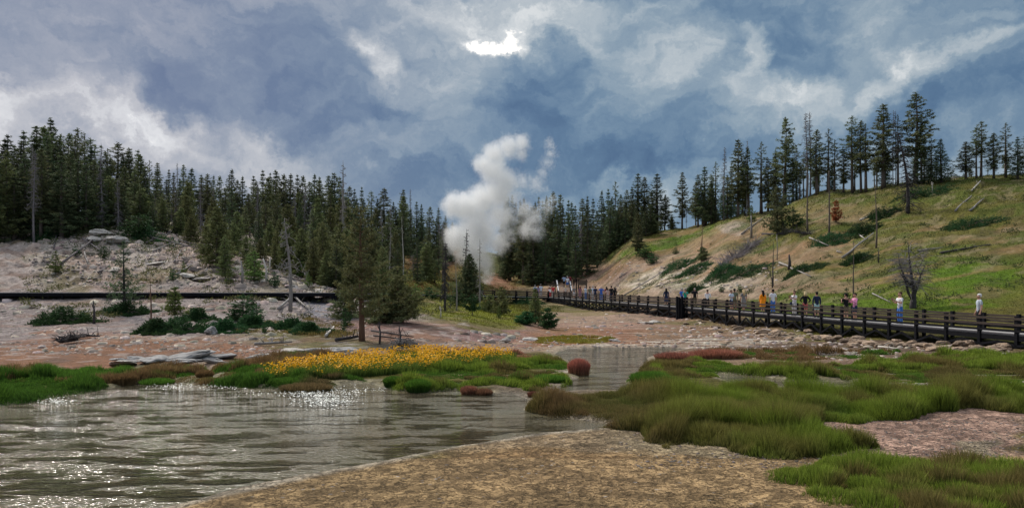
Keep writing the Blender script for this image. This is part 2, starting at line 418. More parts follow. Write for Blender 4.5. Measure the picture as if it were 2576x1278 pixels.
def rockmat(name, c1, c2, c3, sc=2.5):
    m, t, b = pmat(name, .92, .2); co = t.new('ShaderNodeTexCoord').outputs['Object']; oi = t.new('ShaderNodeObjectInfo').outputs['Random']
    n = t.noise(co, sc, 6, .65); c = t.mix(oi, c1, c3); c = t.mix(t.mapr(n, .3, .7), c, c2); c = t.vm('SCALE', c, scale=t.m('MULTIPLY_ADD', t.m('FRACT', t.m('MULTIPLY', oi, 7.3)), .6, .65))
    t.l.new(c, b.inputs['Base Color']); bump(t, b, n, 1.0, .08); return m
M_ROCK = rockmat('tan_rock', (.20, .13, .085), (.36, .28, .21), (.40, .27, .17))
M_ROCKG = simple('grey_rock', (.13, .125, .12), (.42, .40, .38), 2.6, .9, 1.0, (1, 1, 2))
M_ROCKW = simple('pale_rock', (.28, .25, .22), (.56, .52, .47), 3.5, .9, .9)
# ================================================================ the ground, one sheet
uc = np.concatenate([np.linspace(-3, -.95, 40, endpoint=False), np.linspace(-.95, .95, 760), np.linspace(.95, 3, 41)[1:]])
yr = np.concatenate([np.linspace(-40, 6, 24, endpoint=False), np.geomspace(6, 45, 340, endpoint=False), np.geomspace(45, 260, 330, endpoint=False), np.geomspace(260, 2500, 40)])
UU, YY = np.meshgrid(uc, yr); XX = UU * np.maximum(YY, 6.0)
ZZ = ground(XX, YY)
PX = XX / np.maximum(YY, 6) * F + CX; PY = HY - (ZZ - CAMZ) * F / np.maximum(YY, 6)
wn = (fbm(XX / 2.2, YY / 2.2, 4, 51) - .5); wn2 = (fbm(XX / 2.2, YY / 2.2, 4, 61) - .5)
sc = np.clip(60 / np.maximum(YY, 6), .5, 3.0)
WX = PX + wn * 90 * sc; WY = PY + wn2 * 46 * sc
colr = np.zeros(XX.shape + (3,))
def rgb(*c): return np.array(c, float)
SAND = rgb(.40, .305, .235); PINK = rgb(.37, .25, .205); WHITE = rgb(.56, .50, .44); GREYP = rgb(.33, .285, .27); REDB = rgb(.29, .165, .110)
GRN = rgb(.115, .185, .030); OLV = rgb(.15, .135, .048); TAN = rgb(.50, .360, .22); BRN = rgb(.16, .11, .07); DGR = rgb(.07, .085, .03); MAUVE = rgb(.30, .20, .185); YLG = rgb(.19, .20, .045)
colr[:] = OLV
def lay(mask, c, a=1.0):
    m = (mask * a)[..., None]; colr[:] = colr * (1 - m) + c * m
def zone(px, py, rx, ry, c, a=1.0, soft=.35, rot=0):
    cr, sr = math.cos(math.radians(rot)), math.sin(math.radians(rot))
    dx, dy = WX - px, WY - py; qx = (dx * cr + dy * sr) / rx; qy = (-dx * sr + dy * cr) / ry
    d = np.sqrt(qx * qx + qy * qy); lay(1 - sstep(1 - soft, 1 + soft * .6, d), c, a)
# forest floor and far hills
lay(sstep(60, 110, YY), DGR, .75)
# left bank
zone(300, 820, 900, 110, GREYP); zone(350, 660, 560, 105, rgb(.43, .37, .34)); zone(330, 640, 300, 60, WHITE, .6); zone(540, 640, 170, 45, PINK, .5, rot=15); zone(720, 680, 120, 45, WHITE, .55, rot=25)
zone(230, 690, 120, 40, PINK, .4); zone(150, 700, 90, 30, OLV, .6); zone(400, 700, 130, 22, OLV, .55); zone(130, 560, 200, 22, OLV, .8); zone(200, 745, 500, 20, GREYP, .6)
zone(300, 870, 420, 32, PINK, .7); zone(200, 890, 460, 38, REDB, .95); zone(560, 900, 360, 32, REDB, .9); zone(480, 858, 260, 16, SAND, .5)
zone(800, 745, 90, 60, rgb(.30, .30, .33), .7, rot=30); zone(630, 800, 200, 25, GREYP, .8); zone(800, 855, 190, 24, OLV, .85); zone(720, 830, 130, 14, OLV, .6)
zone(1100, 845, 260, 38, PINK, .8, rot=6); zone(1130, 858, 170, 20, REDB, .55, rot=6); zone(820, 890, 170, 14, GREYP, .9); zone(1240, 838, 130, 30, MAUVE, .9, rot=-4)
zone(940, 815, 130, 18, MAUVE, .6)
# centre valley
zone(1180, 785, 170, 34, YLG, .95, rot=8); zone(1120, 770, 90, 20, YLG, .9); zone(1190, 815, 120, 16, OLV, .7); zone(1090, 650, 80, 60, rgb(.24, .13, .075), .8); zone(1060, 700, 70, 30, YLG, .5); zone(1280, 708, 62, 24, rgb(.34, .20, .14), .95); zone(1350, 700, 60, 30, GRN, .6)
zone(1400, 640, 40, 60, GRN, .8)
# mud flat in front of the walk
zone(1650, 830, 330, 62, PINK, .95); zone(1560, 850, 300, 26, rgb(.31, .175, .115), .8); zone(1500, 800, 160, 20, SAND, .7); zone(1800, 845, 200, 36, rgb(.26, .18, .125), .85); zone(1650, 872, 330, 10, SAND, .7); zone(2150, 880, 480, 32, rgb(.17, .12, .095), .9)
zone(1270, 872, 200, 10, SAND, .6)
# right hillside
zone(2150, 620, 620, 190, rgb(.16, .150, .055)); zone(2300, 730, 300, 60, rgb(.14, .17, .04), .9); zone(2420, 690, 160, 46, GRN, .9); zone(2150, 770, 340, 26, GRN, .75); zone(1900, 742, 70, 14, GRN, .6)
zone(1700, 620, 260, 28, GRN, .85, rot=-17); zone(1600, 650, 150, 22, GRN, .7, rot=-20)
zone(1610, 697, 300, 52, rgb(.56, .40, .30), .98, rot=-8); zone(1660, 660, 170, 26, SAND, .7, rot=-12); zone(1740, 712, 210, 36, rgb(.66, .58, .48), .95); zone(1500, 690, 110, 26, PINK, .6); zone(1640, 745, 300, 20, SAND, .9)
zone(1840, 590, 130, 30, rgb(.38, .26, .18), .85, rot=-20); zone(1850, 577, 40, 14, WHITE, .6); zone(2030, 640, 150, 30, rgb(.36, .245, .17), .8, rot=-6); zone(2110, 540, 150, 26, rgb(.34, .245, .165), .6); zone(1960, 700, 160, 22, SAND, .6); zone(1880, 735, 120, 14, SAND, .8)
zone(2050, 722, 180, 12, rgb(.32, .22, .165), .7); zone(2350, 600, 200, 10, SAND, .3); zone(2220, 690, 160, 16, rgb(.28, .21, .14), .5); zone(2440, 745, 90, 12, rgb(.26, .2, .12), .6)
# near shore and wet ground
zone(1700, 1150, 620, 120, TAN, 1, .3); zone(1500, 1110, 420, 20, rgb(.48, .38, .27), .6); zone(1800, 1120, 260, 30, rgb(.56, .47, .33), .75); zone(1350, 1190, 300, 60, rgb(.34, .22, .125), .6)
zone(2350, 1085, 330, 60, rgb(.60, .42, .34), .98, .3); zone(2440, 1110, 60, 20, rgb(.42, .37, .27), .8); zone(1950, 1160, 180, 16, rgb(.40, .34, .27), .7)
zone(1450, 985, 180, 30, rgb(.34, .27, .21), .8); zone(1280, 955, 120, 20, rgb(.36, .28, .22), .8); zone(2000, 905, 560, 22, rgb(.31, .22, .165), .8)
nearm = (YY < 12.5)
lay(nearm.astype(float), TAN, .9)
def grassy0(): return np.clip((colr[..., 1] - colr[..., 0] * .8) / .05, 0, 1)
# rocky, patchy variation that belongs to the soil
pn = fbm(XX / .9, YY / .9, 5, 71); pn2 = fbm(XX / 4.5, YY / 4.5, 4, 77)
colr *= (.46 + .62 * pn)[..., None]
left = (PX < 1180) & (YY > 28) & (YY < 90)
lay(left * sstep(.56, .68, fbm(XX / 1.3, YY / 1.3, 4, 83)) * (1 - grassy0()) * .6, rgb(.13, .10, .085)); lay(left * sstep(.60, .70, fbm(XX / .8, YY / .8, 3, 85)) * (1 - grassy0()) * .5, rgb(.42, .38, .35)); lay(left * sstep(.57, .66, fbm(XX / 2.1, YY / 1.4, 4, 87)) * .4, rgb(.20, .12, .085))
grassy = np.clip((colr[..., 1] - colr[..., 0] * .8) / .05, 0, 1)
lay(sstep(.52, .66, pn2) * (1 - grassy) * sstep(45, 60, YY) * .45, OLV)
lay(sstep(.55, .7, fbm(XX / 2.6, YY / 1.3, 4, 81)) * sstep(.35, .1, np.abs(PX - 1900) / 1400) * sstep(50, 60, YY) * (PX > 1500) * .5, DGR + .02)
hl = sstep(48, 60, YY) * (PX > 1430) * (ZZ > 1)
lay(hl * sstep(.50, .62, fbm(XX / 3.2, YY / 2.2, 5, 101)) * .55 * (colr[..., 1] > colr[..., 0] * .85), rgb(.075, .105, .028))
lay(hl * sstep(.56, .68, fbm(XX / 6.5, YY / 2.4, 5, 103)) * .6 * sstep(90, 60, np.abs(PY - 640)) , rgb(.26, .165, .10))
lay(hl * sstep(.58, .66, fbm(XX / 1.1, YY / 1.1, 4, 105)) * .5, rgb(.10, .085, .045))
lay(hl * sstep(.60, .68, fbm(XX / 1.5, YY / 1.0, 4, 107)) * .35, rgb(.33, .27, .19))
lum = colr.mean(-1, keepdims=True); colr[:] = np.clip(lum + (colr - lum) * 1.3, .01, .8)
# pale mineral crust along the water lines
nm = (YY < 46) & (YY > 6)
dmin = np.full(XX.shape, 9.0); xx, yy = XX[nm], YY[nm]; d = np.full(xx.shape, 9.0)
for w in WATERS: d = np.minimum(d, sdf(w, xx, yy))
dmin[nm] = d
crust = sstep(.42, .1, dmin + wn * .7) * (dmin > -.5)
lay(crust * .85 * np.where(YY < 17, 1, .45), rgb(.50, .43, .33)); lay(sstep(.12, -.1, dmin + wn * .4) * (YY < 17) * .7, rgb(.20, .155, .10))
st = fbm(XX / 3.0, YY / .35, 3, 91)
lay(sstep(.60, .70, st) * sstep(30, 34, YY) * sstep(50, 46, YY) * sstep(1400, 1480, PX) * sstep(2050, 1950, PX) * .9, rgb(.58, .52, .43))
lay(sstep(.62, .72, fbm(XX / 1.8, YY / .3, 3, 95)) * (YY < 30) * (YY > 24) * sstep(1150, 1300, PX) * .6, rgb(.5, .44, .37))

m, tt, b = pmat('ground', .95, .15)
a = tt.new('ShaderNodeAttribute', attribute_name='tint').outputs['Color']
co = tt.new('ShaderNodeTexCoord').outputs['Object']
n1 = tt.noise(co, 3.0, 6, .65); n2 = tt.noise(co, 14, 5, .65); vo = tt.new('ShaderNodeTexVoronoi', feature='DISTANCE_TO_EDGE'); vo.inputs['Scale'].default_value = 5.5
wv = tt.vm('ADD', co, tt.vm('SCALE', tt.noise(co, 3.5, 4, .6, col=True), scale=.55)); tt.l.new(wv, vo.inputs['Vector'])
crk = tt.mapr(vo.outputs[0], 0.0, .05, 0, 1); dent = tt.mapr(tt.noise(co, 9, 4, .7), .56, .64, 0, 1)
sp = tt.new('ShaderNodeSeparateXYZ'); tt.l.new(co, sp.inputs[0])
nearf = tt.m('MULTIPLY', tt.mapr(sp.outputs[1], 18, 26, 1, 0), tt.mapr(n1, .30, .50, 0, 1))
f = tt.m('MULTIPLY_ADD', tt.mapr(n1, .3, .7), .75, .6)
c = tt.vm('SCALE', a, scale=f)
c = tt.vm('SCALE', c, scale=tt.m('MULTIPLY_ADD', tt.mapr(n2, .3, .7), .6, .68))
nearg = tt.mapr(sp.outputs[1], 18, 26, 1, 0)
c = tt.mix(tt.m('MULTIPLY', nearf, tt.m('SUBTRACT', 1.0, crk)), c, tt.vm('SCALE', c, scale=.45))
c = tt.mix(tt.m('MULTIPLY', tt.m('MULTIPLY', nearg, dent), .8), c, tt.vm('SCALE', c, scale=.4))
# small pale and dark chips of gravel
v2 = tt.new('ShaderNodeTexVoronoi'); v2.inputs['Scale'].default_value = 5.5; tt.l.new(co, v2.inputs['Vector'])
chip = tt.m('MULTIPLY', tt.mapr(v2.outputs['Distance'], .10, .22, 1, 0), tt.m('GREATER_THAN', tt.noise(co, 1.1, 2), .53))
sepc = tt.new('ShaderNodeSeparateColor'); tt.l.new(a, sepc.inputs[0])
bare = tt.mapr(tt.m('SUBTRACT', sepc.outputs[0], sepc.outputs[1]), .015, .06, 0, 1)
c = tt.mix(tt.m('MULTIPLY', tt.m('MULTIPLY', chip, bare), .7), c, tt.mix(v2.outputs['Color'], (.25, .2, .17), (.60, .55, .50)))
tt.l.new(c, b.inputs['Base Color'])
wet = tt.mapr(sp.outputs[2], .0, .07, .35, .95); tt.l.new(wet, b.inputs['Roughness'])
hgt = tt.m('ADD', tt.m('MULTIPLY', n1, 1.0), tt.m('ADD', tt.m('MULTIPLY', n2, .45), tt.m('SUBTRACT', tt.m('MULTIPLY', tt.m('MULTIPLY', crk, nearf), .5), tt.m('MULTIPLY', tt.m('MULTIPLY', dent, nearg), .6))))
bump(tt, b, hgt, 1.0, .22)
nr, nc = XX.shape
idx = np.arange(nr * nc).reshape(nr, nc)
Q = np.stack([idx[:-1, :-1], idx[:-1, 1:], idx[1:, 1:], idx[1:, :-1]], -1).reshape(-1, 4)
gnd = mk('ground', np.c_[XX.ravel(), YY.ravel(), ZZ.ravel()], Q, m, None, True, colr.reshape(-1, 3))
tag(gnd, kind='structure')

# ================================================================ water
m, tt, b = pmat('muddy_water', .05, .40)
co = tt.new('ShaderNodeTexCoord').outputs['Object']
mpn = tt.new('ShaderNodeMapping'); tt.l.new(co, mpn.inputs[0]); mpn.inputs['Scale'].default_value = (1.15, 1.9, 1); mpn.inputs['Rotation'].default_value = (0, 0, .15)
w1 = tt.noise(mpn.outputs[0], 1.6, 5, .62); w2 = tt.noise(mpn.outputs[0], 4.5, 2, .5); w3 = tt.noise(mpn.outputs[0], 10, 2, .5)
big = tt.noise(co, .32, 3, .5)
murk = tt.mix(tt.mapr(tt.noise(co, .22, 3), .35, .65), (.105, .080, .042), (.115, .102, .060))
tt.l.new(murk, b.inputs['Base Color'])
b.inputs['IOR'].default_value = 1.33
h = tt.m('ADD', tt.m('MULTIPLY', w1, .15), tt.m('ADD', tt.m('MULTIPLY', w2, .9), tt.m('MULTIPLY', w3, 1.1)))
# bubbling springs stir up rings in the pool
ring = None
for (px, py, r, s_) in ((1300,1060,1.5,1.),(1370,1098,1.1,1.),(1660,1062,.9,1.),(1250,988,1.2,.6)):
    x, y = gp(px, py)
    g = tt.m('MULTIPLY', tt.blob(co, (x, y, 0), (r, r, 9)), s_)
    ring = g if ring is None else tt.m('ADD', ring, g)
mps = tt.new('ShaderNodeMapping'); tt.l.new(co, mps.inputs[0]); mps.inputs['Scale'].default_value = (.6, 1.9, 1); mps.inputs['Rotation'].default_value = (0, 0, -.18)
streak = tt.mapr(tt.noise(mps.outputs[0], 1.0, 4, .6), .50, .64, .16, 2.1, True)
h = tt.m('MULTIPLY', h, tt.m('ADD', tt.m('MULTIPLY', tt.mapr(big, .35, .62, .6, 1.3), streak), ring))
nb = tt.new('ShaderNodeBump'); nb.inputs['Strength'].default_value = 1.0; nb.inputs['Distance'].default_value = .15
tt.l.new(h, nb.inputs['Height']); tt.l.new(nb.outputs[0], b.inputs['Normal'])
gx = np.linspace(-60, 40, 60); gy = np.geomspace(6.5, 45, 60); GX, GY = np.meshgrid(gx, gy); ii = np.arange(3600).reshape(60, 60)
wat = mk('water', np.c_[GX.ravel(), GY.ravel(), np.zeros(3600)], np.stack([ii[:-1, :-1], ii[:-1, 1:], ii[1:, 1:], ii[1:, :-1]], -1).reshape(-1, 4), m, None, True)
tag(wat, kind='structure')

# ================================================================ leafy triangles, blades
def inpoly(pg, x, y): return sdf(pg, x, y) < 0
def leaf_tris(P, D, L, Wd):
    """P base points (n,3), D directions (n,3), lengths, widths -> triangles"""
    n = len(P); D = D / np.linalg.norm(D, axis=1, keepdims=True)
    R = rng.normal(size=(n, 3)); Sd = np.cross(D, R); Sd /= np.linalg.norm(Sd, axis=1, keepdims=True) + 1e-9
    L = np.broadcast_to(L, (n,))[:, None]; Wd = np.broadcast_to(Wd, (n,))[:, None]
    V = np.stack([P - Sd * Wd / 2, P + Sd * Wd / 2, P + D * L], 1).reshape(-1, 3)
    return V, np.arange(3 * n).reshape(-1, 3)
def blades(name, mat, x, y, h, w, lean, c0, c1, parent=None, z=None, shift=None):
    n = len(x); zb = (ground(x, y) if z is None else z) - .02
    a = rng.uniform(0, 2 * np.pi, n)
    sx, sy = np.cos(a) * w / 2, np.sin(a) * w / 2
    la = rng.uniform(0, 2 * np.pi, n); lx, ly = np.cos(la) * lean * h, np.sin(la) * lean * h
    if shift is not None: lx = lx + shift[0] * h; ly = ly + shift[1] * h
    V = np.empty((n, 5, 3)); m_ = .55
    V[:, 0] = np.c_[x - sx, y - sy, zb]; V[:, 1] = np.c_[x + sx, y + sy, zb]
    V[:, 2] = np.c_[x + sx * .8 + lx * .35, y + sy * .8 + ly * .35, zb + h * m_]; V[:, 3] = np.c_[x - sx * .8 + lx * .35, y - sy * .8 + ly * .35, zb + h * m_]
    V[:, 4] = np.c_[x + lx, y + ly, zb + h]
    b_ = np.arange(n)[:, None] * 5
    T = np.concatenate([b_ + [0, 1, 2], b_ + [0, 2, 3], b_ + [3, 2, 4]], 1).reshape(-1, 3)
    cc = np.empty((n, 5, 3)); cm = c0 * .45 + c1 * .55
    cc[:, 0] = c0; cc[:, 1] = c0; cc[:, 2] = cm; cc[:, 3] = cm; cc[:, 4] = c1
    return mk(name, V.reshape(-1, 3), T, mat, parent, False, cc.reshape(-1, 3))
M_SEDGE = tintmat('sedge_blades', trans=.3, var=.35)
def scatter(pg, n, warp=.5, grow=0.0):
    lo = pg.min(0) - .5; hi_ = pg.max(0) + .5
    x = rng.uniform(lo[0], hi_[0], n * 4); y = rng.uniform(lo[1], hi_[1], n * 4)
    d = sdf(pg, x, y) + (fbm(x / .7, y / .7, 3, 41) - .5) * warp * 2
    d = d - grow
    for w in WATERS: d = np.maximum(d, -(sdf(w, x, y)) - .22)
    k = d < 0; return x[k][:n], y[k][:n], -d[k][:n]
SG = rgb(.115, .235, .030); SG2 = rgb(.03, .065, .016); LG = rgb(.27, .35, .045); RB = rgb(.26, .16, .070); RD = rgb(.50, .19, .14); BR = rgb(.22, .15, .07); YG = rgb(.24, .23, .05); OR = rgb(.42, .24, .04)  # SG2 puts the shade at the blade feet into their colour
def sedge(name, label, pts, dens, H, mixf, cell=.55, w=.022, bright=1.0):
    pg = poly(pts, .12); A = .5 * abs(np.sum(pg[:, 0] * np.roll(pg[:, 1], -1) - np.roll(pg[:, 0], -1) * pg[:, 1]))
    x, y, dep = scatter(pg, int(A * dens), grow=.3)
    kk = (fbm(x / 1.3, y / .8, 3, 201) > .34) | (y < 22); x, y, dep = x[kk], y[kk], dep[kk]
    # tussocks: each blade belongs to the nearest one and leans away from its middle
    gx_ = x / cell; gy_ = y / cell; bx = np.zeros_like(x); by = np.zeros_like(x); bd = np.full(x.shape, 9.)
    ix, iy = np.floor(gx_), np.floor(gy_)
    for dx in (-1, 0, 1):
        for dy in (-1, 0, 1):
            cx = ix + dx + _h(ix + dx, iy + dy, 5); cy = iy + dy + _h(ix + dx, iy + dy, 6)
            dd = np.hypot(gx_ - cx, gy_ - cy); k = dd < bd; bd = np.where(k, dd, bd); bx = np.where(k, cx, bx); by = np.where(k, cy, by)
    dome = np.clip(1 - bd ** 2 * 1.1, .08, 1); tv = _h(np.floor(bx * 7), np.floor(by * 7), 8)
    big_ = fbm(x / 2.4, y / 2.4, 3, 44)
    h = H * .66 * (.25 + .8 * dome) * (.5 + .85 * tv) * (.35 + 1.3 * sstep(.3, .7, big_)) * sstep(-.05, .45, dep) ** .5 * rng.uniform(.75, 1.15, len(x))
    sx, sy = (gx_ - bx) * .9, (gy_ - by) * .9
    r = fbm(x / 1.7, y / 1.7, 3, 47) + (tv - .5) * .35
    hz_ = None
    c0, c1 = mixf(r[:, None], big_[:, None], rng.uniform(0, 1, (len(x), 1)), x[:, None], y[:, None])
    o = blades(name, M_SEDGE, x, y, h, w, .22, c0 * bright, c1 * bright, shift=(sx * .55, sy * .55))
    return tag(o, label, 'grass', 'sedge growing round the pool', 'stuff')
def mgreen(r, b_, u, x, y):
    q = sstep(.56, .70, r) * .8; e = sstep(.32, .55, b_); c1 = (SG * (1 - e) + LG * e) * (1 - q) + RB * q
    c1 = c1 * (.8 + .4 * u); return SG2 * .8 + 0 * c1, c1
def mred(r, b_, u, x, y):
    q = sstep(.38, .55, r); c1 = SG * (1 - q) + RB * q; return BR * .6 * q + SG2 * (1 - q), c1 * (.8 + .5 * u)
def mfront(r, b_, u, x, y):       # reddish tips at the left end, fresher green on the right
    f_ = sstep(6.0, 1.6, x + (r - .5) * 6); q = np.clip(sstep(.58, .76, r) * .55 + f_ * .8, 0, 1); e = sstep(.35, .58, b_)
    c1 = (SG * (1 - e) + LG * .9 * e) * (1 - q) + (BR * .25 + RB * .8) * q; return SG2 * .6 + 0 * c1, c1 * (.8 + .4 * u)
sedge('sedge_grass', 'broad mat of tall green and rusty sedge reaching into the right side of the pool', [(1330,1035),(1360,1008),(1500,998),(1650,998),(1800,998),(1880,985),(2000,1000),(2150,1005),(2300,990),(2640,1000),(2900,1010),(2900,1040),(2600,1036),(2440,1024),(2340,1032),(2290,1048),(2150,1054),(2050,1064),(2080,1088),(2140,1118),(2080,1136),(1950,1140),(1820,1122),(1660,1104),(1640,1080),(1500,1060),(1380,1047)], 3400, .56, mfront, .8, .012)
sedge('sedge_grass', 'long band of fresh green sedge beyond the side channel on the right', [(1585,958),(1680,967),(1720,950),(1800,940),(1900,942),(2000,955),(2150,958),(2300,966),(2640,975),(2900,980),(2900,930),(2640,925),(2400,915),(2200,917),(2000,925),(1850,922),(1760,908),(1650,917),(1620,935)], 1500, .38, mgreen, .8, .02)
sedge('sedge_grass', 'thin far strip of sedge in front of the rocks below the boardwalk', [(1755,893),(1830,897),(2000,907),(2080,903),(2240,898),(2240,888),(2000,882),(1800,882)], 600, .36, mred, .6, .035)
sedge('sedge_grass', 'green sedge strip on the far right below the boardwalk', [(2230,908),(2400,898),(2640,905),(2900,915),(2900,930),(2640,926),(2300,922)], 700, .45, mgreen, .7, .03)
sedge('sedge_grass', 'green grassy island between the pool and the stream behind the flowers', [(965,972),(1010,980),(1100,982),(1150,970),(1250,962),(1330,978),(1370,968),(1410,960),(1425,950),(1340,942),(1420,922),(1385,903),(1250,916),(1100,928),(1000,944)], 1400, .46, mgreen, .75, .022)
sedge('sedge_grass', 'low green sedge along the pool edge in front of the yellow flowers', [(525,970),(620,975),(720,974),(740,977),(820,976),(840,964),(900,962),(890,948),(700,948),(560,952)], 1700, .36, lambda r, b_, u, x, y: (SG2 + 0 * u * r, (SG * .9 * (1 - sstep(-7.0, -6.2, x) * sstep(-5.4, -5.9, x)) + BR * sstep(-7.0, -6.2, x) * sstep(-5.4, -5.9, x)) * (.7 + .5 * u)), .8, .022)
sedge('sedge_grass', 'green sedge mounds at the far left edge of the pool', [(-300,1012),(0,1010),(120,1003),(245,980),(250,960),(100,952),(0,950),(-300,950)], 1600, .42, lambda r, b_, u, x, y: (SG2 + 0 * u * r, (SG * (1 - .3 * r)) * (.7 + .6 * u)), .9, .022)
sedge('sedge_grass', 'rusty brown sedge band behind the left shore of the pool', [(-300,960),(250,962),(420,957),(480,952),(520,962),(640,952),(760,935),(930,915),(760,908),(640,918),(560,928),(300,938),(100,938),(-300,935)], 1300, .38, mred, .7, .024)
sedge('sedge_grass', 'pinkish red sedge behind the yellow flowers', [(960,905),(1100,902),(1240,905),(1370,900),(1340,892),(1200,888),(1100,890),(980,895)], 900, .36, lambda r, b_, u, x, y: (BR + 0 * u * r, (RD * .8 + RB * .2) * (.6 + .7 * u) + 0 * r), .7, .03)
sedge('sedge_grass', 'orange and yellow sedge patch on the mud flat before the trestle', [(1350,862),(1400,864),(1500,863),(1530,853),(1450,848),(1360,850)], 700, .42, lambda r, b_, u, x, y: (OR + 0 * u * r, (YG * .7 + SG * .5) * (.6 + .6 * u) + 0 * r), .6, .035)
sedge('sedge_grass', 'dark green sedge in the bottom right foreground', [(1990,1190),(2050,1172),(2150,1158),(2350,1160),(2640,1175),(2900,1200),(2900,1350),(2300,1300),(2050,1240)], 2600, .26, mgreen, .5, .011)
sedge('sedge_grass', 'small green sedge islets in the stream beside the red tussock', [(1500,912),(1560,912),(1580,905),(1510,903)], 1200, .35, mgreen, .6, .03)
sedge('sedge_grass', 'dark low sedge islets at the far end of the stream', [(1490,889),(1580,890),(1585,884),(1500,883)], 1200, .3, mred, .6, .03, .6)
sedge('sedge_grass', 'olive sedge strip on the red soil round the big pine', [(600,868),(700,866),(850,875),(900,865),(880,855),(760,845),(640,852)], 260, .22, lambda r, b_, u, x, y: (BR + 0 * u * r, (YG * .6 + BR * .5) * (.6 + .6 * u) + 0 * r), .5, .03)

def tussock(px, py, r, h, ctop, cbase, label, n=2600, stretch=1.0, lean=.35):
    x0, y0 = gp(px, py, .08); z0 = gz(x0, y0)
    e = empty('sedge_tussock', (x0, y0, max(z0, -.05))); tag(e, label, 'tussock', 'round sedge tussocks')
    a = rng.uniform(0, 2 * np.pi, n); q = np.sqrt(rng.uniform(0, 1, n)); x = np.cos(a) * q * r * .75 * stretch; y = np.sin(a) * q * r * .75
    hh = h * np.sqrt(np.clip(1.05 - q ** 2 * .6, .1, 1)) * rng.uniform(.8, 1.1, n)
    c0 = np.tile(cbase, (n, 1)); c1 = ctop * rng.uniform(.7, 1.3, (n, 1))
    blades('blades', M_SEDGE, x, y, hh, .028, .10, c0, c1, e, z=np.full(n, -.05), shift=(np.cos(a) * q * lean * stretch, np.sin(a) * q * lean))
    return e
tussock(1456, 938, .40, .66, RD * .95, BR, 'round tussock with a pinkish red top standing alone in the stream', 6500, 1.15, .12)
tussock(1180, 984, .26, .36, RD * .5 + BR * .3, BR * .8, 'dark reddish tussock at the pool edge, left one of a touching pair')
tussock(1216, 985, .30, .28, RD * .3 + BR * .5, BR * .6, 'dark brown tussock at the pool edge, right one of a touching pair')
tussock(1340, 994, .16, .2, RD * .4, BR, 'tiny dark red tussock on the shore left of the big sedge mat', 900)
tussock(312, 962, .42, .40, RB * .8, BR, 'round brown tussock on the left shore next to bright green sedge')
tussock(515, 950, .30, .36, RB * .9, BR, 'small brown tussock beside the left inlet of the pool')
tussock(668, 950, .24, .26, RB, BR, 'small rusty tussock just left of the yellow flowers')
tussock(395, 958, .5, .30, SG, SG2, 'low green tussock between the brown tussock and the inlet', 2600, 1.3)
tussock(1052, 978, .42, .42, SG * .9, SG2, 'olive green tussock bulging out of the grassy island into the pool', 3200)
tussock(990, 968, .36, .34, SG * .8, SG2, 'green tussock at the left tip of the grassy island')
tussock(1312, 962, .45, .42, SG * .8 + RB * .15, SG2, 'green and brown tussock at the right end of the grassy island', 3000)
tussock(1390, 960, .42, .30, SG * 1.1, SG2, 'bright green tussock between the grassy island and the red tussock', 2600, 1.4)
tussock(1635, 965, .55, .50, SG, SG2, 'leafy green tussock at the left tip of the long green band', 3600, 1.3)
tussock(1700, 905, .7, .44, RD * .8, SG2, 'red topped tussock at the left end of the far sedge', 2600, 1.6)
tussock(1800, 902, .7, .5, RD * .8 + RB * .2, BR, 'wide red topped tussock in front of the mud flat', 3200, 2.0)
tussock(770, 975, .55, .36, BR * 1.1, SG2, 'rounded brown topped tussock at the pool edge below the yellow flowers', 3600, 1.7)
tussock(1930, 978, .3, .34, LG * .6, SG2, 'pale green tussock in the side channel')
tussock(2010, 975, .35, .3, RB * .6 + SG * .3, SG2, 'brown tussock in the side channel')

# yellow flowers
fp = poly([(655,950),(740,948),(900,942),(1060,932),(1180,920),(1260,908),(1300,898),(1230,895),(1120,898),(1000,902),(900,912),(800,922),(700,938)], .2)
x, y, dep = scatter(fp, 26000, .25)
k = fbm(x / .9, y / .6, 3, 133) > .30; x, y = x[k], y[k]
n = len(x); u = rng.uniform(0, 1, (n, 1))
o = blades('flower_stems', M_SEDGE, x, y, rng.uniform(.25, .45, n), .02, .25, SG2 + 0 * u, (SG * .6 + YG * .5) * (.7 + .5 * u)); tag(o, 'green stems under the yellow flowers', 'stems', None, 'stuff')
x, y, dep = scatter(fp, 17000, .3)
k = fbm(x / .55, y / .35, 3, 137) > .53; x, y = x[k], y[k]
n = len(x); z = ground(x, y) + rng.uniform(.22, .60, n)
V = []; r_ = rng.uniform(.012, .036, n); nrm = rng.normal(size=(n, 3)) * .6 + [0, -.6, 1]; nrm /= np.linalg.norm(nrm, axis=1, keepdims=True)
uu = np.cross(nrm, [1, 0, .1]); uu /= np.linalg.norm(uu, axis=1, keepdims=True); ww = np.cross(nrm, uu); P = np.c_[x, y, z]
V = np.stack([P + (uu * math.cos(q) + ww * math.sin(q)) * r_[:, None] for q in np.arange(5) * 2 * math.pi / 5], 1).reshape(-1, 3)
T = (np.arange(n)[:, None] * 5 + np.array([0, 1, 2, 0, 2, 3, 0, 3, 4])).reshape(-1, 3)
fc = np.repeat(rgb(.86, .45, .010) * rng.uniform(.75, 1.2, (n, 1)), 5, 0)
o = mk('yellow_flowers', V, T, tintmat('petals', .6, .35, .15), None, False, fc); tag(o, 'dense drift of bright yellow wildflowers along the far shore', 'flowers', None, 'stuff')

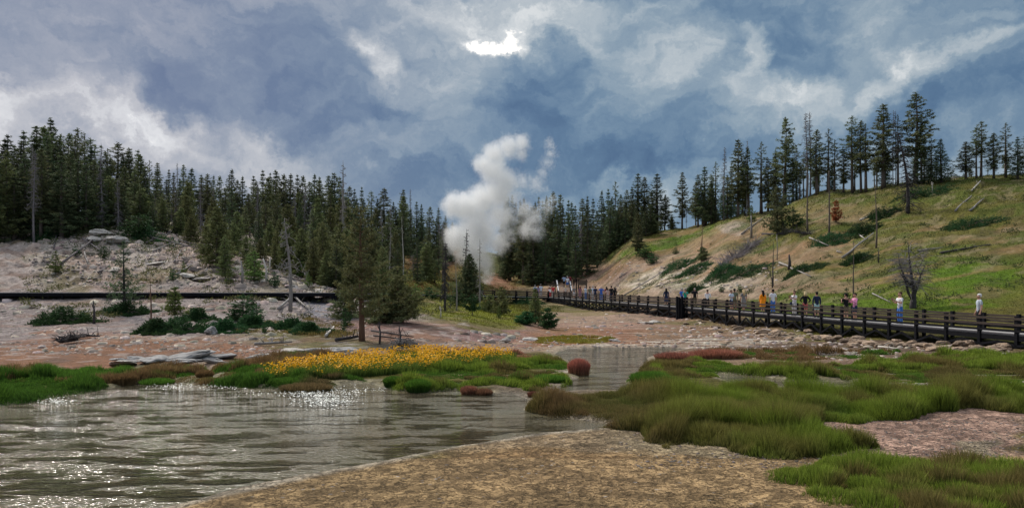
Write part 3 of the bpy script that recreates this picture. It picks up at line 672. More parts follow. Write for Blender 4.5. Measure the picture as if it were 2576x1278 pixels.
# small white water blossoms floating on the pool
pts = []
for (px, py, rx, ry, k) in ((820,1005,70,22,1300),(770,993,60,9,420),(880,990,45,10,130),(640,990,60,8,60),(140,1012,60,10,260),(430,975,50,8,200),(560,975,60,8,160),(930,982,60,8,60)):
    for _ in range(k):
        a = rnd.gauss(0, .5); b_ = rnd.gauss(0, .5); pts.append(gp(px + a * rx, max(py + b_ * ry, 966)))
pts = np.array(pts); n = len(pts)
keep = sdf(POOL, pts[:, 0], pts[:, 1]) < -.15; pts = pts[keep]; n = len(pts)
r_ = rng.uniform(.010, .024, n); ang = rng.uniform(0, 6.28, n); h_ = rng.uniform(.01, .05, n)
V = np.stack([np.c_[pts[:, 0] + np.cos(ang + q) * r_, pts[:, 1] + np.sin(ang + q) * r_, h_ + np.cos(q) * r_ * .5] for q in np.arange(4) * math.pi / 2], 1).reshape(-1, 3)
T = (np.arange(n)[:, None] * 4 + np.array([0, 1, 2, 0, 2, 3])).reshape(-1, 3)
mW, tw, bw = pmat('white_petals', .5, .3); bw.inputs['Base Color'].default_value = (.78, .78, .70, 1)
o = mk('white_blossoms', V, T, mW); tag(o, 'scatter of tiny white blossoms floating on the pool', 'flowers', None, 'stuff')

# short hillside grass
def hillgrass(name, label, n, x0, x1, y0, y1, fn, hmul=1.0):
    Y = np.exp(rng.uniform(math.log(y0), math.log(y1), n)); px = rng.uniform(x0, x1, n); X = (px - CX) / F * Y
    z = ground(X, Y); py = HY - (z - CAMZ) * F / Y
    # only where the soil under it is grassy
    i = np.clip(np.searchsorted(yr, Y), 0, nr - 1); j = np.clip(np.searchsorted(uc, X / Y), 0, nc - 1); c = colr[i, j]
    k = (c[:, 1] > c[:, 0] * .86) & fn(px, py, Y); X, Y, z, c = X[k], Y[k], z[k], c[k]; n = len(X); s = Y / 60
    u = rng.uniform(0, 1, (n, 1)); cc = np.clip(c * 1.15, 0, .4)
    o = blades(name, M_SEDGE, X, Y, rng.uniform(.06, .18, n) * np.minimum(s, 1.6) * hmul, .035 * s, .5, c * .95, cc * (.75 + .5 * u), z=z)
    return tag(o, label, 'grass', None, 'stuff')
hillgrass('hill_grass', 'short olive and green grass on the right hillside', 90000, 1480, 2800, 42, 140, lambda px, py, Y: py > 0)
hillgrass('meadow_grass', 'yellow green grass on the low meadow left of the footbridge', 30000, 1020, 1420, 40, 130, lambda px, py, Y: py > 0)

# gravel: pale stones too many to count
M_GRAV = tintmat('gravel_stones', .9, 0, .2)
def gravel(name, label, zones, size, y0=22, cmul=1.0):
    pts = []
    for (px, py, rx, ry, k) in zones:
        for _ in range(k):
            p = (px + rnd.uniform(-1, 1) * rx, py + rnd.uniform(-1, 1) * ry); pts.append(p)
    V = []; T = []; cols = []; base = 0
    ic = [(-.8,-.7,-.6),(.8,-.8,-.6),(.9,.7,-.6),(-.7,.8,-.6),(-.55,-.5,.55),(.5,-.6,.7),(.65,.45,.5),(-.45,.6,.65),(.05,0,.85)]
    icf = [(0,1,5),(0,5,4),(1,2,6),(1,6,5),(2,3,7),(2,7,6),(3,0,4),(3,4,7),(4,5,8),(5,6,8),(6,7,8),(7,4,8)]
    P = np.array(pts); n = len(P)
    # march all rays together
    Xh = np.zeros(n); Yh = np.full(n, -1.); done = np.zeros(n, bool)
    for Yv in np.geomspace(y0, 115, 330 if y0 > 20 else 500):
        X = (P[:, 0] - CX) / F * Yv; g = ground(X, np.full(n, Yv)); ok = (~done) & (g >= CAMZ - (P[:, 1] - HY) / F * Yv)
        Xh[ok] = X[ok]; Yh[ok] = Yv; done |= ok
        if done.all(): break
    k = done & (ground(Xh, np.maximum(Yh, 6)) > .03); Xh, Yh = Xh[k], Yh[k]; Zh = ground(Xh, Yh); n = len(Xh)
    s = size * rng.uniform(.35, 1, n) ** 1.8 * (np.clip(Yh / 40, .7, 2) if y0 > 20 else 1); a = rng.uniform(0, 6.28, n); IC = np.array(ic)
    L = IC[None] * (s[:, None, None] * rng.uniform(.7, 1.2, (n, 9, 1))) * np.array([1.2, .9, .55])
    ca, sa = np.cos(a)[:, None], np.sin(a)[:, None]
    V = np.stack([L[..., 0] * ca - L[..., 1] * sa + Xh[:, None], L[..., 0] * sa + L[..., 1] * ca + Yh[:, None], L[..., 2] + Zh[:, None]], -1).reshape(-1, 3)
    T = (np.arange(n)[:, None, None] * 9 + np.array(icf)[None]).reshape(-1, 3)
    c = cmul * np.array([.38, .315, .265]) * rng.uniform(.4, 1.5, (n, 1)) * rng.uniform(.93, 1.07, (n, 3))
    return tag(mk(name, V, T, M_GRAV, None, False, np.repeat(c, 9, 0)), label, 'gravel', None, 'stuff')
gravel('gravel', 'pale stones scattered over the left bank', [(300,860,420,35,750),(350,800,450,30,500),(330,650,260,75,1300),(700,690,120,35,420),(750,820,200,20,260),(780,890,180,12,160),(820,755,70,45,200),(1200,868,200,16,200)], .13)
gravel('gravel', 'pale stones scattered over the mud flat and right slope', [(1700,835,330,45,450),(1950,850,260,30,260),(1700,700,260,40,260),(2300,885,260,22,260),(1560,868,200,8,80)], .15)
gravel('rubble', 'larger pale stones lying on the left slope and bank', [(330,640,240,50,90),(650,690,150,35,90),(300,775,400,18,70),(600,800,200,30,60),(850,750,80,40,60),(300,860,400,30,110),(1230,850,90,14,40)], .38)
gravel('rubble', 'larger brown stones on the mud flat and along the walk', [(1950,855,260,24,90),(2300,880,260,18,50),(1650,840,220,30,50),(2350,1090,300,50,160)], .28)

def scrub(name, label, n, x0, x1, y0, y1, seed, thr, c, hh=.3):
    Y = np.exp(rng.uniform(math.log(y0), math.log(y1), n)); px = rng.uniform(x0, x1, n); X = (px - CX) / F * Y
    k = (ground(X, Y) > 1.3) & (fbm(X / 3.0, Y / 2.0, 4, seed) > thr) & (fbm(X / .9, Y / .9, 2, seed + 3) > .5); X, Y = X[k], Y[k]; X = np.repeat(X, 16) + rng.normal(size=len(X) * 16) * .22; Y = np.repeat(Y, 16) + rng.normal(size=len(Y) * 16) * .22
    z = ground(X, Y) + rng.uniform(0, hh, len(X)); D = rng.normal(size=(len(X), 3)) + [0, 0, .5]
    V, T = leaf_tris(np.c_[X, Y, z], D, rng.uniform(.12, .26, len(X)), .09)
    return tag(mk(name, V, T, M_SEDGE, None, False, np.repeat(c * rng.uniform(.6, 1.3, (len(X), 1)), 3, 0)), label, 'scrub', None, 'stuff')
scrub('low_scrub', 'low dark scrub dotted over the right hillside', 3000, 1480, 2700, 50, 120, 141, .53, rgb(.075, .095, .035))
scrub('low_scrub', 'low olive scrub dotted over the left slope and bank', 2600, 60, 1150, 40, 80, 151, .53, rgb(.13, .13, .05), .22)
scrub('low_scrub', 'rusty low plants dotted over the brown slope left of the steam', 1500, 1000, 1300, 85, 140, 161, .45, rgb(.22, .13, .05), .4)
scrub('low_scrub', 'green undergrowth between the trees at the left forest edge', 2500, 60, 1180, 72, 110, 171, .40, rgb(.10, .12, .045), .7)
gravel('mud_clods', 'small brown clods of dried mud on the near bank', [(1900,1160,300,20,300),(1750,1110,200,20,120),(2400,1100,300,50,900)], .04, 9, .45)
# ================================================================ conifers
def conifer(name, h, r, start, whorls, per, mat, bark, droop=-.15, clump=.30, tips=6, ragged=.25, shape=.8, tr=None, dens=1.0, leafL=.26, base_w=.35, rise=.12, light=.35):
    """one tree: Empty > trunk (with its limbs), crown (needle clumps)"""
    e = empty(name); mb = MB(); tr = tr or h * .0095 + .03
    bend = [(rnd.uniform(-.02, .02) * h, rnd.uniform(-.02, .02) * h) for _ in range(3)]
    def cen(t): return Vector((bend[0][0] * math.sin(t * 3) * t, bend[0][1] * math.sin(t * 2.3) * t, h * t))
    mb.tube([cen(t_) - Vector((0, 0, .4 if t_ == 0 else 0)) for t_ in (0, .1, .3, .5, .7, .85, 1)], [tr * 1.25, tr, tr * .85, tr * .65, tr * .42, tr * .24, .01], 7)
    P = []; D = []; T0 = []; Q0 = []
    for i in range(whorls):
        t_ = start + (1 - start) * (i + rnd.uniform(-.3, .3)) / whorls
        if t_ > .985: continue
        t_ = max(t_, start * .9); q = (t_ - start) / (1 - start)
        prof_ = ((1 - q) ** shape) * min(1, base_w + q * 4)
        k = per + rnd.choice((-1, 0, 1)) if q < .8 else max(3, per - 1)
        a0 = rnd.uniform(0, 6.28); side = rnd.uniform(0, 6.28)
        for j in range(k):
            if rnd.random() > dens: continue
            L = r * prof_ * rnd.uniform(1 - ragged * 1.6, 1 + ragged * .6) + .05
            a = a0 + 6.283 * j / k + rnd.uniform(-.35, .35); c = cen(t_); L *= 1 + .25 * math.cos(a - side) * (ragged > .28); tb = rnd.gauss(1, .16)
            dz = droop * (1 - q) + .45 * q * q; pts = []
            for s in (0, .35, .7, 1.0):
                pts.append(c + Vector((math.cos(a) * L * s, math.sin(a) * L * s, L * (dz * s + rise * s * s * s) )))
            if L > .35: mb.tube(pts[:3], [tr * .16 * (1 - q) + .012, .012, .006], 3, False)
            nt = max(2, int(tips * (.35 + L / r)))
            for s_i in range(nt):
                s = 1 - (s_i / nt) ** 1.15 * .82; k2 = min(int(s * 3), 2); p = pts[k2].lerp(pts[k2 + 1], s * 3 - k2)
                wid = L * .30 * (1.15 - s) + .05
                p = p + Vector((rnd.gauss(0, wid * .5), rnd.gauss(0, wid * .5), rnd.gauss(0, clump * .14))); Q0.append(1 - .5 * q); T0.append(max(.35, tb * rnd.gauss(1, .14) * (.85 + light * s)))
                P.append(p); D.append((math.cos(a) * .8, math.sin(a) * .8, .25))
    for q in range(10): P.append(cen(1 - q * .008) + Vector((rnd.gauss(0, .03), rnd.gauss(0, .03), 0))); D.append((0, 0, 1.2)); T0.append(1); Q0.append(.5)
    mb.build('trunk', bark, e, True)
    P = np.array([tuple(p) for p in P]); D = np.array(D); m_ = 7
    Pn = np.repeat(P, m_, 0) + rng.normal(size=(len(P) * m_, 3)) * clump * .22 * np.repeat(Q0, m_)[:, None]; Dn = np.repeat(D, m_, 0) * .7 + rng.normal(size=(len(P) * m_, 3)) * .75
    V, T = leaf_tris(Pn, Dn, leafL * np.repeat(Q0, m_) * rng.uniform(.6, 1.25, len(Pn)), leafL * .36 * np.repeat(Q0, m_) ** .5)
    # gather neighbouring needles into sprays so that a spray keeps one shade
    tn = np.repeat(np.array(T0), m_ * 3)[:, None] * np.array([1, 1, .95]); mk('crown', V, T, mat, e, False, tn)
    e['h0'] = h; return e
def deadtree(name, h, n, L, bark=None, tr=None, droop=-.35, start=.25, twigs=4, lean=(0, 0), curl=.4, top=.012):
    e = empty(name); mb = MB(); lb = MB(); tr = tr or h * .012 + .03; bark = bark or M_DEAD
    def cen(t): return Vector((lean[0] * t * t * h + .012 * h * math.sin(t * 5), lean[1] * t * h, h * t))
    mb.tube([cen(t_) - Vector((0, 0, .4 if t_ == 0 else 0)) for t_ in (0, .15, .35, .55, .75, .9, 1)], [tr * 1.25, tr, tr * .85, tr * .65, tr * .42, tr * .26, top], 7)
    mb.build('trunk', bark, e, True)
    for i in range(n):
        t_ = start + (1 - start) * rnd.random() ** .9 * .98; q = (t_ - start) / (1 - start); a = rnd.uniform(0, 6.28); l = L * (1 - q * .75) * rnd.uniform(.4, 1.1); c = cen(t_)
        dz = droop * (1 - q * .9); pts = [c + Vector((math.cos(a) * l * s, math.sin(a) * l * s, l * (dz * s + curl * s * s * (1 if rnd.random() < .6 else -1)))) for s in (0, .4, .75, 1)]
        lb.tube(pts, [tr * .26, tr * .18, .022, .010], 3, False)
        for _ in range(twigs):
            k2 = rnd.choice((1, 2)); p = pts[k2].lerp(pts[k2 + 1], rnd.random()); d = Vector((rnd.gauss(0, 1), rnd.gauss(0, 1), rnd.gauss(-.2, .7))).normalized() * l * rnd.uniform(.15, .35)
            lb.tube([p, p + d * .6, p + d], [.018, .013, .008], 3, False)
    if n: lb.build('limbs', bark, e)
    e['h0'] = h; return e
PR = {}
PR['pine'] = [conifer('pine_tree', 12, 1.5, .22, 26, 5, M_PINE, M_BARK, -.10, .34, 9, .42, .75, leafL=.28),
              conifer('pine_tree', 12, 1.35, .30, 23, 5, M_PINE, M_BARK, -.05, .36, 8, .5, .65, leafL=.30, dens=.8)]
PR['lodge'] = [conifer('lodgepole_pine', 13, 1.2, .45, 19, 5, M_PINE, M_BARK, -.02, .36, 7, .55, .6, leafL=.28, dens=.72),
               conifer('lodgepole_pine', 13, 1.4, .32, 21, 4, M_PINE, M_BARK, -.12, .36, 7, .6, .65, leafL=.28, dens=.7)]
PR['spruce'] = [conifer('spruce_tree', 12, 1.75, .06, 30, 6, M_SPRUCE, M_BARK, -.30, .30, 9, .30, .95, leafL=.27, base_w=.8),
                conifer('spruce_tree', 12, 1.4, .10, 28, 6, M_SPRUCE, M_BARK, -.26, .28, 8, .36, .88, leafL=.26, base_w=.8)]
PR['fir'] = [conifer('young_pine', 7, 1.25, .05, 26, 6, M_OLIVE, M_BARK, .02, .26, 9, .25, .72, leafL=.24, base_w=.8),
             conifer('young_pine', 7, 1.05, .08, 26, 6, M_OLIVE, M_BARK, .05, .26, 8, .35, .66, leafL=.24, base_w=.8)]
PR['sap'] = [conifer('pine_sapling', 2.2, .62, .03, 11, 5, M_YOUNG, M_BARK, .25, .14, 6, .3, .7, leafL=.16, base_w=.8),
             conifer('pine_sapling', 2.2, .8, .03, 9, 6, M_JUNI, M_BARK, .2, .16, 7, .3, .6, leafL=.17, base_w=.9)]
PR['dead'] = [deadtree('dead_tree', 12, 150, 1.3, M_DEAD, curl=.25, start=.35, tr=.15), deadtree('dead_tree', 12, 110, 1.1, M_GREY, start=.5, curl=.2, tr=.15), deadtree('dead_tree', 10, 130, 1.5, M_DEAD, droop=-.6, start=.1, curl=.1, twigs=6)]
PR['snag'] = [deadtree('bare_snag', 6, 6, .5, M_GREY, tr=.10, start=.5, twigs=1, top=.03), deadtree('bare_snag', 6, 14, .8, M_DARKDEAD, tr=.10, start=.3, twigs=2, top=.03), deadtree('bare_snag', 6, 3, .3, M_BARK, tr=.11, start=.7, twigs=0, top=.04)]
USED = {}
def tree(kind, v, px, tip, Y=None, base=None, wide=1.0, label=None, group=None, lean=0.0, cat='tree', back=0):
    """a tree whose foot stands on the ground at a bearing and a distance (or a seen foot line)"""
    p = hit(px, base, 20) if Y is None else at(px, Y)
    Y = p.y; top = CAMZ + (HY - tip) * Y / F; h = max(top - p.z, .5)
    src = PR[kind][v]; fam = (kind, v)
    o = src if fam not in USED else copy_tree(src); USED[fam] = 1
    s = h / src['h0']; o.location = p; o.scale = (wide * s ** .6, wide * s ** .6, s); o.rotation_euler = (0, lean, rnd.uniform(0, 6.28))
    return tag(o, label, cat, group)
SKY_L = [(125,298,'spruce',1.3),(138,335,'pine',1.),(152,338,'lodge',1.1),(177,338,'pine',1.1),(196,324,'lodge',1.1),(214,337,'lodge',1.1),(227,348,'lodge',1.2),(252,360,'dead',.8),(240,365,'lodge',1.1),
 (270,375,'lodge',.9),(292,360,'pine',1.3),(325,373,'pine',1.2),(347,378,'spruce',1.2),(310,395,'spruce',1.2),(375,404,'lodge',.9),(396,410,'pine',.9),(425,427,'spruce',.9),(437,435,'spruce',.9),(447,408,'dead',.5),(462,415,'pine',.9),
 (484,424,'spruce',1.2),(506,440,'spruce',1.2),(519,438,'pine',1.1),(538,442,'spruce',.8),(556,444,'pine',1.),(585,427,'spruce',1.1),(610,444,'spruce',1.2),(638,443,'spruce',1.1),(661,429,'spruce',1.2),(680,436,'spruce',1.),
 (692,429,'spruce',1.5),(718,440,'pine',1.2),(733,438,'spruce',1.2),(748,440,'spruce',1.),(766,444,'pine',1.3),(791,439,'spruce',1.3),(804,446,'spruce',1.),(826,443,'pine',1.4),(841,436,'pine',1.2),(855,447,'spruce',1.2),(880,470,'pine',1.1),
 (892,476,'spruce',.9),(910,471,'spruce',.8),(934,481,'lodge',1.2),(950,500,'spruce',1.),(967,474,'pine',1.4),(990,508,'spruce',1.),(1015,477,'pine',1.1),(1033,474,'dead',.4),(1048,508,'spruce',1.),(1060,514,'spruce',1.),(1083,521,'pine',1.1),(1103,523,'spruce',1.),(1121,543,'spruce',1.),(1138,560,'spruce',1.),
 (60,330,'spruce',1.3),(90,318,'pine',1.3),(20,340,'spruce',1.4),(-20,325,'pine',1.3),(-60,345,'spruce',1.4)]
def ridgeY_L(px): return float(np.interp(px, [-100, 108, 300, 450, 600, 850, 1000, 1140], [88, 90, 98, 122, 134, 142, 146, 150]))
for i, (px, tip, kd, w) in enumerate(sorted(SKY_L)):
    tree(kd, rnd.randrange(2), px, tip, ridgeY_L(px) + rnd.uniform(-3, 3), wide=w * rnd.uniform(1.15, 1.5), label='%s in the skyline row along the left ridge, %s from the left' % ('bare dead spire' if kd == 'dead' else 'dark evergreen', ordn(i + 1)), group='skyline trees on the left ridge')
# the forest below that skyline
skyx = np.array([s[0] for s in sorted(SKY_L)]); skyt = np.array([s[1] for s in sorted(SKY_L)])
rowdefs = [(.97, 14, 34), (.93, 30, 28), (.84, 48, 26), (.74, 72, 22), (.64, 98, 20)]
for fr, dy, n in rowdefs:
    for i in range(n):
        px = -40 + (1180 / n) * (i + rnd.uniform(.15, .85)); rY = ridgeY_L(px)
        Y = rY * fr; edge = float(np.interp(px, [100, 300, 450, 560, 650, 830, 1000, 1140], [76, 80, 84, 72, 66, 66, 95, 115]))
        if Y < edge: Y = edge + rnd.uniform(0, 4)
        tip = float(np.interp(px, skyx, skyt)) + dy + rnd.uniform(-8, 22)
        foot = HY - (gz((px - CX) / F * Y, Y) - CAMZ) * F / Y
        tip = min(tip, foot - 45)
        kd = rnd.choices(('spruce', 'pine', 'fir', 'lodge'), (4, 3, 1 + 4 * (fr < .8), 1.5))[0]
        tree(kd, rnd.randrange(2), px, tip, Y, wide=rnd.uniform(1.25, 1.7), label='evergreen inside the dense forest covering the left hill', group='forest trees on the left hill')
for (px, tip, Y, kd, v, w) in [(545,520,64,'fir',0,1.5),(590,560,72,'fir',1,1.2),(480,540,80,'fir',0,1.3),(440,545,84,'spruce',1,1.1),(515,560,70,'fir',1,1.),(620,595,66,'fir',1,1.1),(655,600,70,'fir',0,1.1),(690,610,66,'fir',1,1.),(720,560,68,'fir',0,1.2),(760,575,66,'fir',0,1.3),(790,600,62,'fir',1,1.2),(820,630,60,'fir',0,1.1),(845,600,60,'spruce',0,1.1),(860,560,64,'fir',0,1.2),(360,540,82,'fir',1,1.1),(330,560,80,'spruce',1,1.2),(250,470,84,'fir',0,1.2),(180,460,82,'spruce',0,1.2),(130,470,80,'spruce',1,1.2),(410,500,84,'fir',1,1.1),
                              (960,620,66,'fir',1,1.2),(1000,610,90,'spruce',0,1.),(1050,600,100,'spruce',0,1.),(925,600,62,'spruce',0,1.1),(880,640,58,'fir',0,1.1)]:
    tree(kd, v, px, tip, Y, wide=w, label='olive green young pine along the lower edge of the left forest', group='front row of the left forest')
for i in range(34):
    px = rnd.uniform(540, 900); Y = rnd.uniform(58, 84); tip = rnd.uniform(545, 625) + (84 - Y) * .6
    foot = HY - (gz((px - CX) / F * Y, Y) - CAMZ) * F / Y; tip = min(tip, foot - 45)
    tree('fir', rnd.randrange(2), px, tip, Y, wide=rnd.uniform(1.0, 1.4), label='olive green young pine along the lower edge of the left forest', group='front row of the left forest')
for i in range(30):
    px = rnd.uniform(60, 1130); Y = max(ridgeY_L(px) * rnd.uniform(.8, .97), 62); tip = float(np.interp(px, skyx, skyt)) + rnd.uniform(10, 120)
    foot = HY - (gz((px - CX) / F * Y, Y) - CAMZ) * F / Y; tip = min(tip, foot - 50)
    tree('dead', rnd.randrange(3), px, tip, Y, wide=rnd.uniform(.6, .9), label='grey dead tree standing among the evergreens of the left hill', group='dead trees in the left forest')
# right-centre wood and the hilltop pines
SKY_R = [(1390,484,'pine',1.,150),(1375,500,'spruce',1.,152),(1410,490,'pine',1.,148),(1430,504,'spruce',1.,148),(1447,518,'spruce',1.,148),(1465,500,'pine',1.,146),(1478,494,'spruce',1.,146),(1492,500,'spruce',1.,146),(1515,480,'spruce',1.,144),(1530,476,'spruce',1.,144),(1547,457,'lodge',1.2,143),
 (1562,490,'pine',1.,142),(1577,478,'pine',1.,141),(1605,437,'spruce',1.6,140),(1622,446,'pine',1.1,139),(1653,438,'spruce',1.8,136),(1590,470,'spruce',1.,140),(1640,480,'spruce',1.1,137),(1672,490,'pine',1.,135),(1690,545,'fir',.9,132),
 (1716,434,'pine',.95,131),(1727,530,'dead',.5,130),(1773,420,'spruce',1.55,126),(1756,440,'pine',1.1,127),(1800,408,'lodge',1.,124),(1790,455,'spruce',1.2,124),(1822,368,'dead',.7,121),(1830,440,'spruce',1.1,121),(1857,352,'pine',1.2,119),(1879,350,'dead',.45,118),(1884,372,'pine',1.,118),(1915,358,'lodge',1.3,116),(1932,400,'pine',1.2,115),(1950,385,'spruce',1.1,113),
 (1972,297,'pine',1.25,111),(1995,400,'spruce',1.1,110),(2012,410,'lodge',1.,109),(2029,282,'dead',.8,107),(2038,280,'dead',.7,107),(2055,328,'pine',1.1,106),(2083,325,'lodge',1.1,105),(2099,352,'lodge',1.1,104),(2122,376,'pine',1.1,103),(2144,293,'lodge',1.3,102),(2166,305,'pine',1.,101),(2178,312,'lodge',1.1,100),
 (2205,400,'dead',.6,99),(2222,263,'pine',1.4,98),(2247,275,'dead',.35,97),(2253,276,'dead',.4,97),(2259,290,'lodge',.9,97),(2303,233,'pine',1.5,95),(2318,330,'spruce',1.2,94),(2343,350,'lodge',.8,93.5),(2368,350,'spruce',1.3,93),(2430,357,'pine',1.3,92),(2456,320,'lodge',1.,92),(2468,306,'lodge',1.1,92),(2500,335,'pine',1.2,91),(2530,310,'lodge',1.2,91),(2560,345,'spruce',1.3,90),(2590,320,'pine',1.2,90)]
for i, (px, tip, kd, w, Y) in enumerate(sorted(SKY_R)):
    right = px > 1700
    tree(kd, rnd.randrange(2), px, tip, Y, wide=w * (rnd.uniform(1.15, 1.45) if kd != 'dead' else 1.1), label='%s standing on the crest of the %s, %s from the left' % ({'dead': 'bare dead tree', 'lodge': 'slender open pine', 'pine': 'ragged dark pine', 'spruce': 'dense dark spruce', 'fir': 'short green pine'}[kd], 'grassy right hill' if right else 'bare slope wood', ordn(i + 1 if not right else i + 1 - sum(1 for s in SKY_R if s[0] <= 1700))), group='trees along the right crest' if right else 'skyline trees of the wood behind the bare slope')
for i in range(74):
    px = rnd.uniform(1255, 1690); Y = rnd.uniform(118, 146) if px < 1480 else rnd.uniform(124, 140)
    Y = max(Y, float(np.interp(px, [1250, 1350, 1480, 1560, 1640, 1700], [140, 126, 120, 122, 126, 131])))
    sk = float(np.interp(px, [1250, 1290, 1340, 1400, 1500, 1600, 1690], [560, 500, 492, 495, 490, 470, 520])); tip = sk + rnd.uniform(15, 110)
    foot = HY - (gz((px - CX) / F * Y, Y) - CAMZ) * F / Y; tip = min(tip, foot - 38)
    tree(rnd.choice(('spruce', 'spruce', 'pine')), rnd.randrange(2), px, tip, Y, wide=rnd.uniform(1.2, 1.6), label='dark spruce in the dense wood behind the steam and bare slope', group='wood behind the steam')
for i in range(14):
    px = 1270 + i * 9.5; tree('spruce', rnd.randrange(2), px, rnd.uniform(490, 520), rnd.uniform(158, 176), wide=1.1, label='dark spruce half hidden by the white steam', group='wood behind the steam')
for i in range(38):
    px = rnd.uniform(1745, 2580); Y = float(np.interp(px, [1745, 1850, 2100, 2300, 2468, 2600], [126, 120, 104, 96, 93, 91])) + rnd.uniform(1, 14)
    sk = float(np.interp(px, [1745, 1850, 1972, 2100, 2300, 2400, 2600], [430, 370, 350, 350, 330, 380, 350])); tree(rnd.choice(('pine', 'lodge', 'spruce', 'lodge')), rnd.randrange(2), px, sk + rnd.uniform(20, 90), Y, wide=1.1, label='pine in the loose row just behind the right crest', group='trees behind the right crest')

# ---- trees one can point at
def special(mk_, px, base, tip, label, wide=1.0, Y=None, cat='tree', group=None, lean=0.0, rz=None):
    p = hit(px, base, 20) if Y is None else at(px, Y)
    top = CAMZ + (HY - tip) * p.y / F; h = top - p.z; o = mk_(h); s = h / o['h0']
    o.location = p; o.scale = (wide, wide, s); o.rotation_euler = (0, lean, rnd.uniform(0, 6) if rz is None else rz); return tag(o, label, cat, group)
big = special(lambda h: conifer('pine_tree', h, 1.9, .20, 21, 6, leafmat('big_pine_needles', (.105, .115, .050), (.155, .155, .065), (.080, .095, .042)), M_BARKR, -.10, .20, 20, .45, .50, leafL=.15, tr=.15, base_w=.75, dens=.85, rise=.28, light=.6), 910, 858, 520, 'big open pine with a reddish trunk standing by the red soil left of centre')
special(lambda h: conifer('pine_tree', h, 1.25, .10, 26, 5, leafmat('bluish_needles', (.07, .10, .055), (.10, .135, .065), (.055, .08, .048)), M_DARKDEAD, -.05, .18, 12, .45, .8, leafL=.13, tr=.10, base_w=.9, dens=.7, rise=.2), 313, 790, 605, 'open blue green pine in front of the left boardwalk')
special(lambda h: deadtree('dead_tree', h, 46, 1.25, M_GREY, tr=.13, droop=-.2, start=.35, curl=-.45, twigs=4, lean=(-.05, 0)), 730, 783, 548, 'grey dead pine with curling bare limbs in front of the left boardwalk', rz=0.1)
special(lambda h: deadtree('dead_tree', h, 70, .9, M_GREY, start=.35), 863, 700, 405, 'very tall bare dead pine rising above the left skyline', Y=70)
special(lambda h: conifer('pine_tree', h, 1.25, .12, 20, 6, M_OLIVE, M_BARKR, -.1, .2, 13, .4, .6, leafL=.17, tr=.09, base_w=.9), 1012, 812, 690, 'bushy leaning pine right of the big pine', 1.25, lean=-.12, rz=0)
special(lambda h: conifer('pine_tree', h, 1.3, .05, 14, 6, M_PINE, M_BARKR, -.1, .2, 13, .4, .6, leafL=.17, tr=.09, base_w=.9), 965, 812, 725, 'low bushy pine between the big pine and the leaning pine', 1.2)
special(lambda h: conifer('pine_tree', h, 1.2, .05, 12, 6, M_PINE, M_BARKR, -.15, .2, 13, .4, .6, leafL=.17, tr=.08, base_w=.9), 868, 800, 730, 'low dark pine at the left foot of the big pine', 1.1)
special(lambda h: conifer('spruce_tree', h, 1.75, .05, 30, 6, M_SPRUCE, M_BARK, -.3, .26, 10, .22, .8, leafL=.26, base_w=.8), 1182, 764, 640, 'dense dark spruce right in front of the steam', 1.0, Y=76)
special(lambda h: deadtree('dead_tree', h, 70, .95, M_DARKDEAD, tr=.10, start=.35, droop=-.1, curl=.3, twigs=5), 1172, 764, 576, 'dead spire with short dark limbs against the steam', Y=80)
special(lambda h: deadtree('bare_snag', h, 36, .7, M_GREY, tr=.08, start=.2, droop=-.5, curl=-.2, twigs=2), 1207, 780, 600, 'thin bare snag right of the dark spruce before the steam', Y=66)
special(lambda h: deadtree('dead_tree', h, 190, .62, M_DARKDEAD, tr=.10, droop=-1.3, start=.12, curl=-.2, twigs=7), 1120, 812, 610, 'dead tree draped in dark hanging twigs left of the steam', Y=58)
special(lambda h: deadtree('bare_snag', h, 4, .3, M_GREY, tr=.07, start=.5, twigs=1), 1148, 795, 668, 'slim pale snag between the draped dead tree and the spruce', Y=60)
special(lambda h: conifer('pine_sapling', h, .9, .05, 12, 6, M_OLIVE, M_BARK, .0, .18, 9, .3, .7, leafL=.18, base_w=.9), 1262, 783, 722, 'small pine left of two, before the footbridge', Y=62)
special(lambda h: conifer('pine_sapling', h, .95, .05, 12, 6, M_OLIVE, M_BARK, .0, .18, 9, .3, .7, leafL=.18, base_w=.9), 1232, 782, 740, 'short bushy pine under the left end of the footbridge', Y=64)
special(lambda h: conifer('pine_sapling', h, .65, .04, 16, 6, M_OLIVE, M_BARK, .0, .16, 9, .25, .75, leafL=.16, base_w=.9), 1347, 812, 725, 'narrow young pine standing in front of the footbridge pier', Y=56)
special(lambda h: conifer('pine_sapling', h, .6, .04, 10, 6, M_JUNI, M_BARK, .3, .16, 9, .3, .6, leafL=.17, base_w=.9), 1378, 822, 775, 'low bright green pine bush right of the narrow young pine', 1.1, Y=53)
special(lambda h: conifer('pine_sapling', h, .55, .04, 9, 6, M_JUNI, M_BARK, .3, .16, 9, .3, .6, leafL=.17, base_w=.9), 1325, 820, 785, 'low pine bush at the left foot of the narrow young pine', 1.2, Y=54)
special(lambda h: conifer('pine_sapling', h, .7, .25, 9, 5, M_JUNI, M_BARK, .2, .16, 8, .4, .6, leafL=.17, base_w=.9), 1188, 800, 742, 'little open pine on the yellow meadow', Y=56)
special(lambda h: deadtree('dead_tree', h, 150, 1.5, M_DEAD, droop=-.9, start=.08, curl=-.3, twigs=6), 1463, 662, 552, 'broad pale grey dead tree at the foot of the dark wood', Y=124)
special(lambda h: deadtree('dead_tree', h, 60, 1.3, M_DEAD, droop=-1.0, start=.3, curl=-.4), 1040, 700, 640, 'drooping grey dead tree on the brown slope left of the steam', Y=100)
special(lambda h: deadtree('bare_snag', h, 22, .8, M_GREY, start=.3, tr=.08), 981, 720, 575, 'tall thin bare snag behind the leaning pine', Y=72)
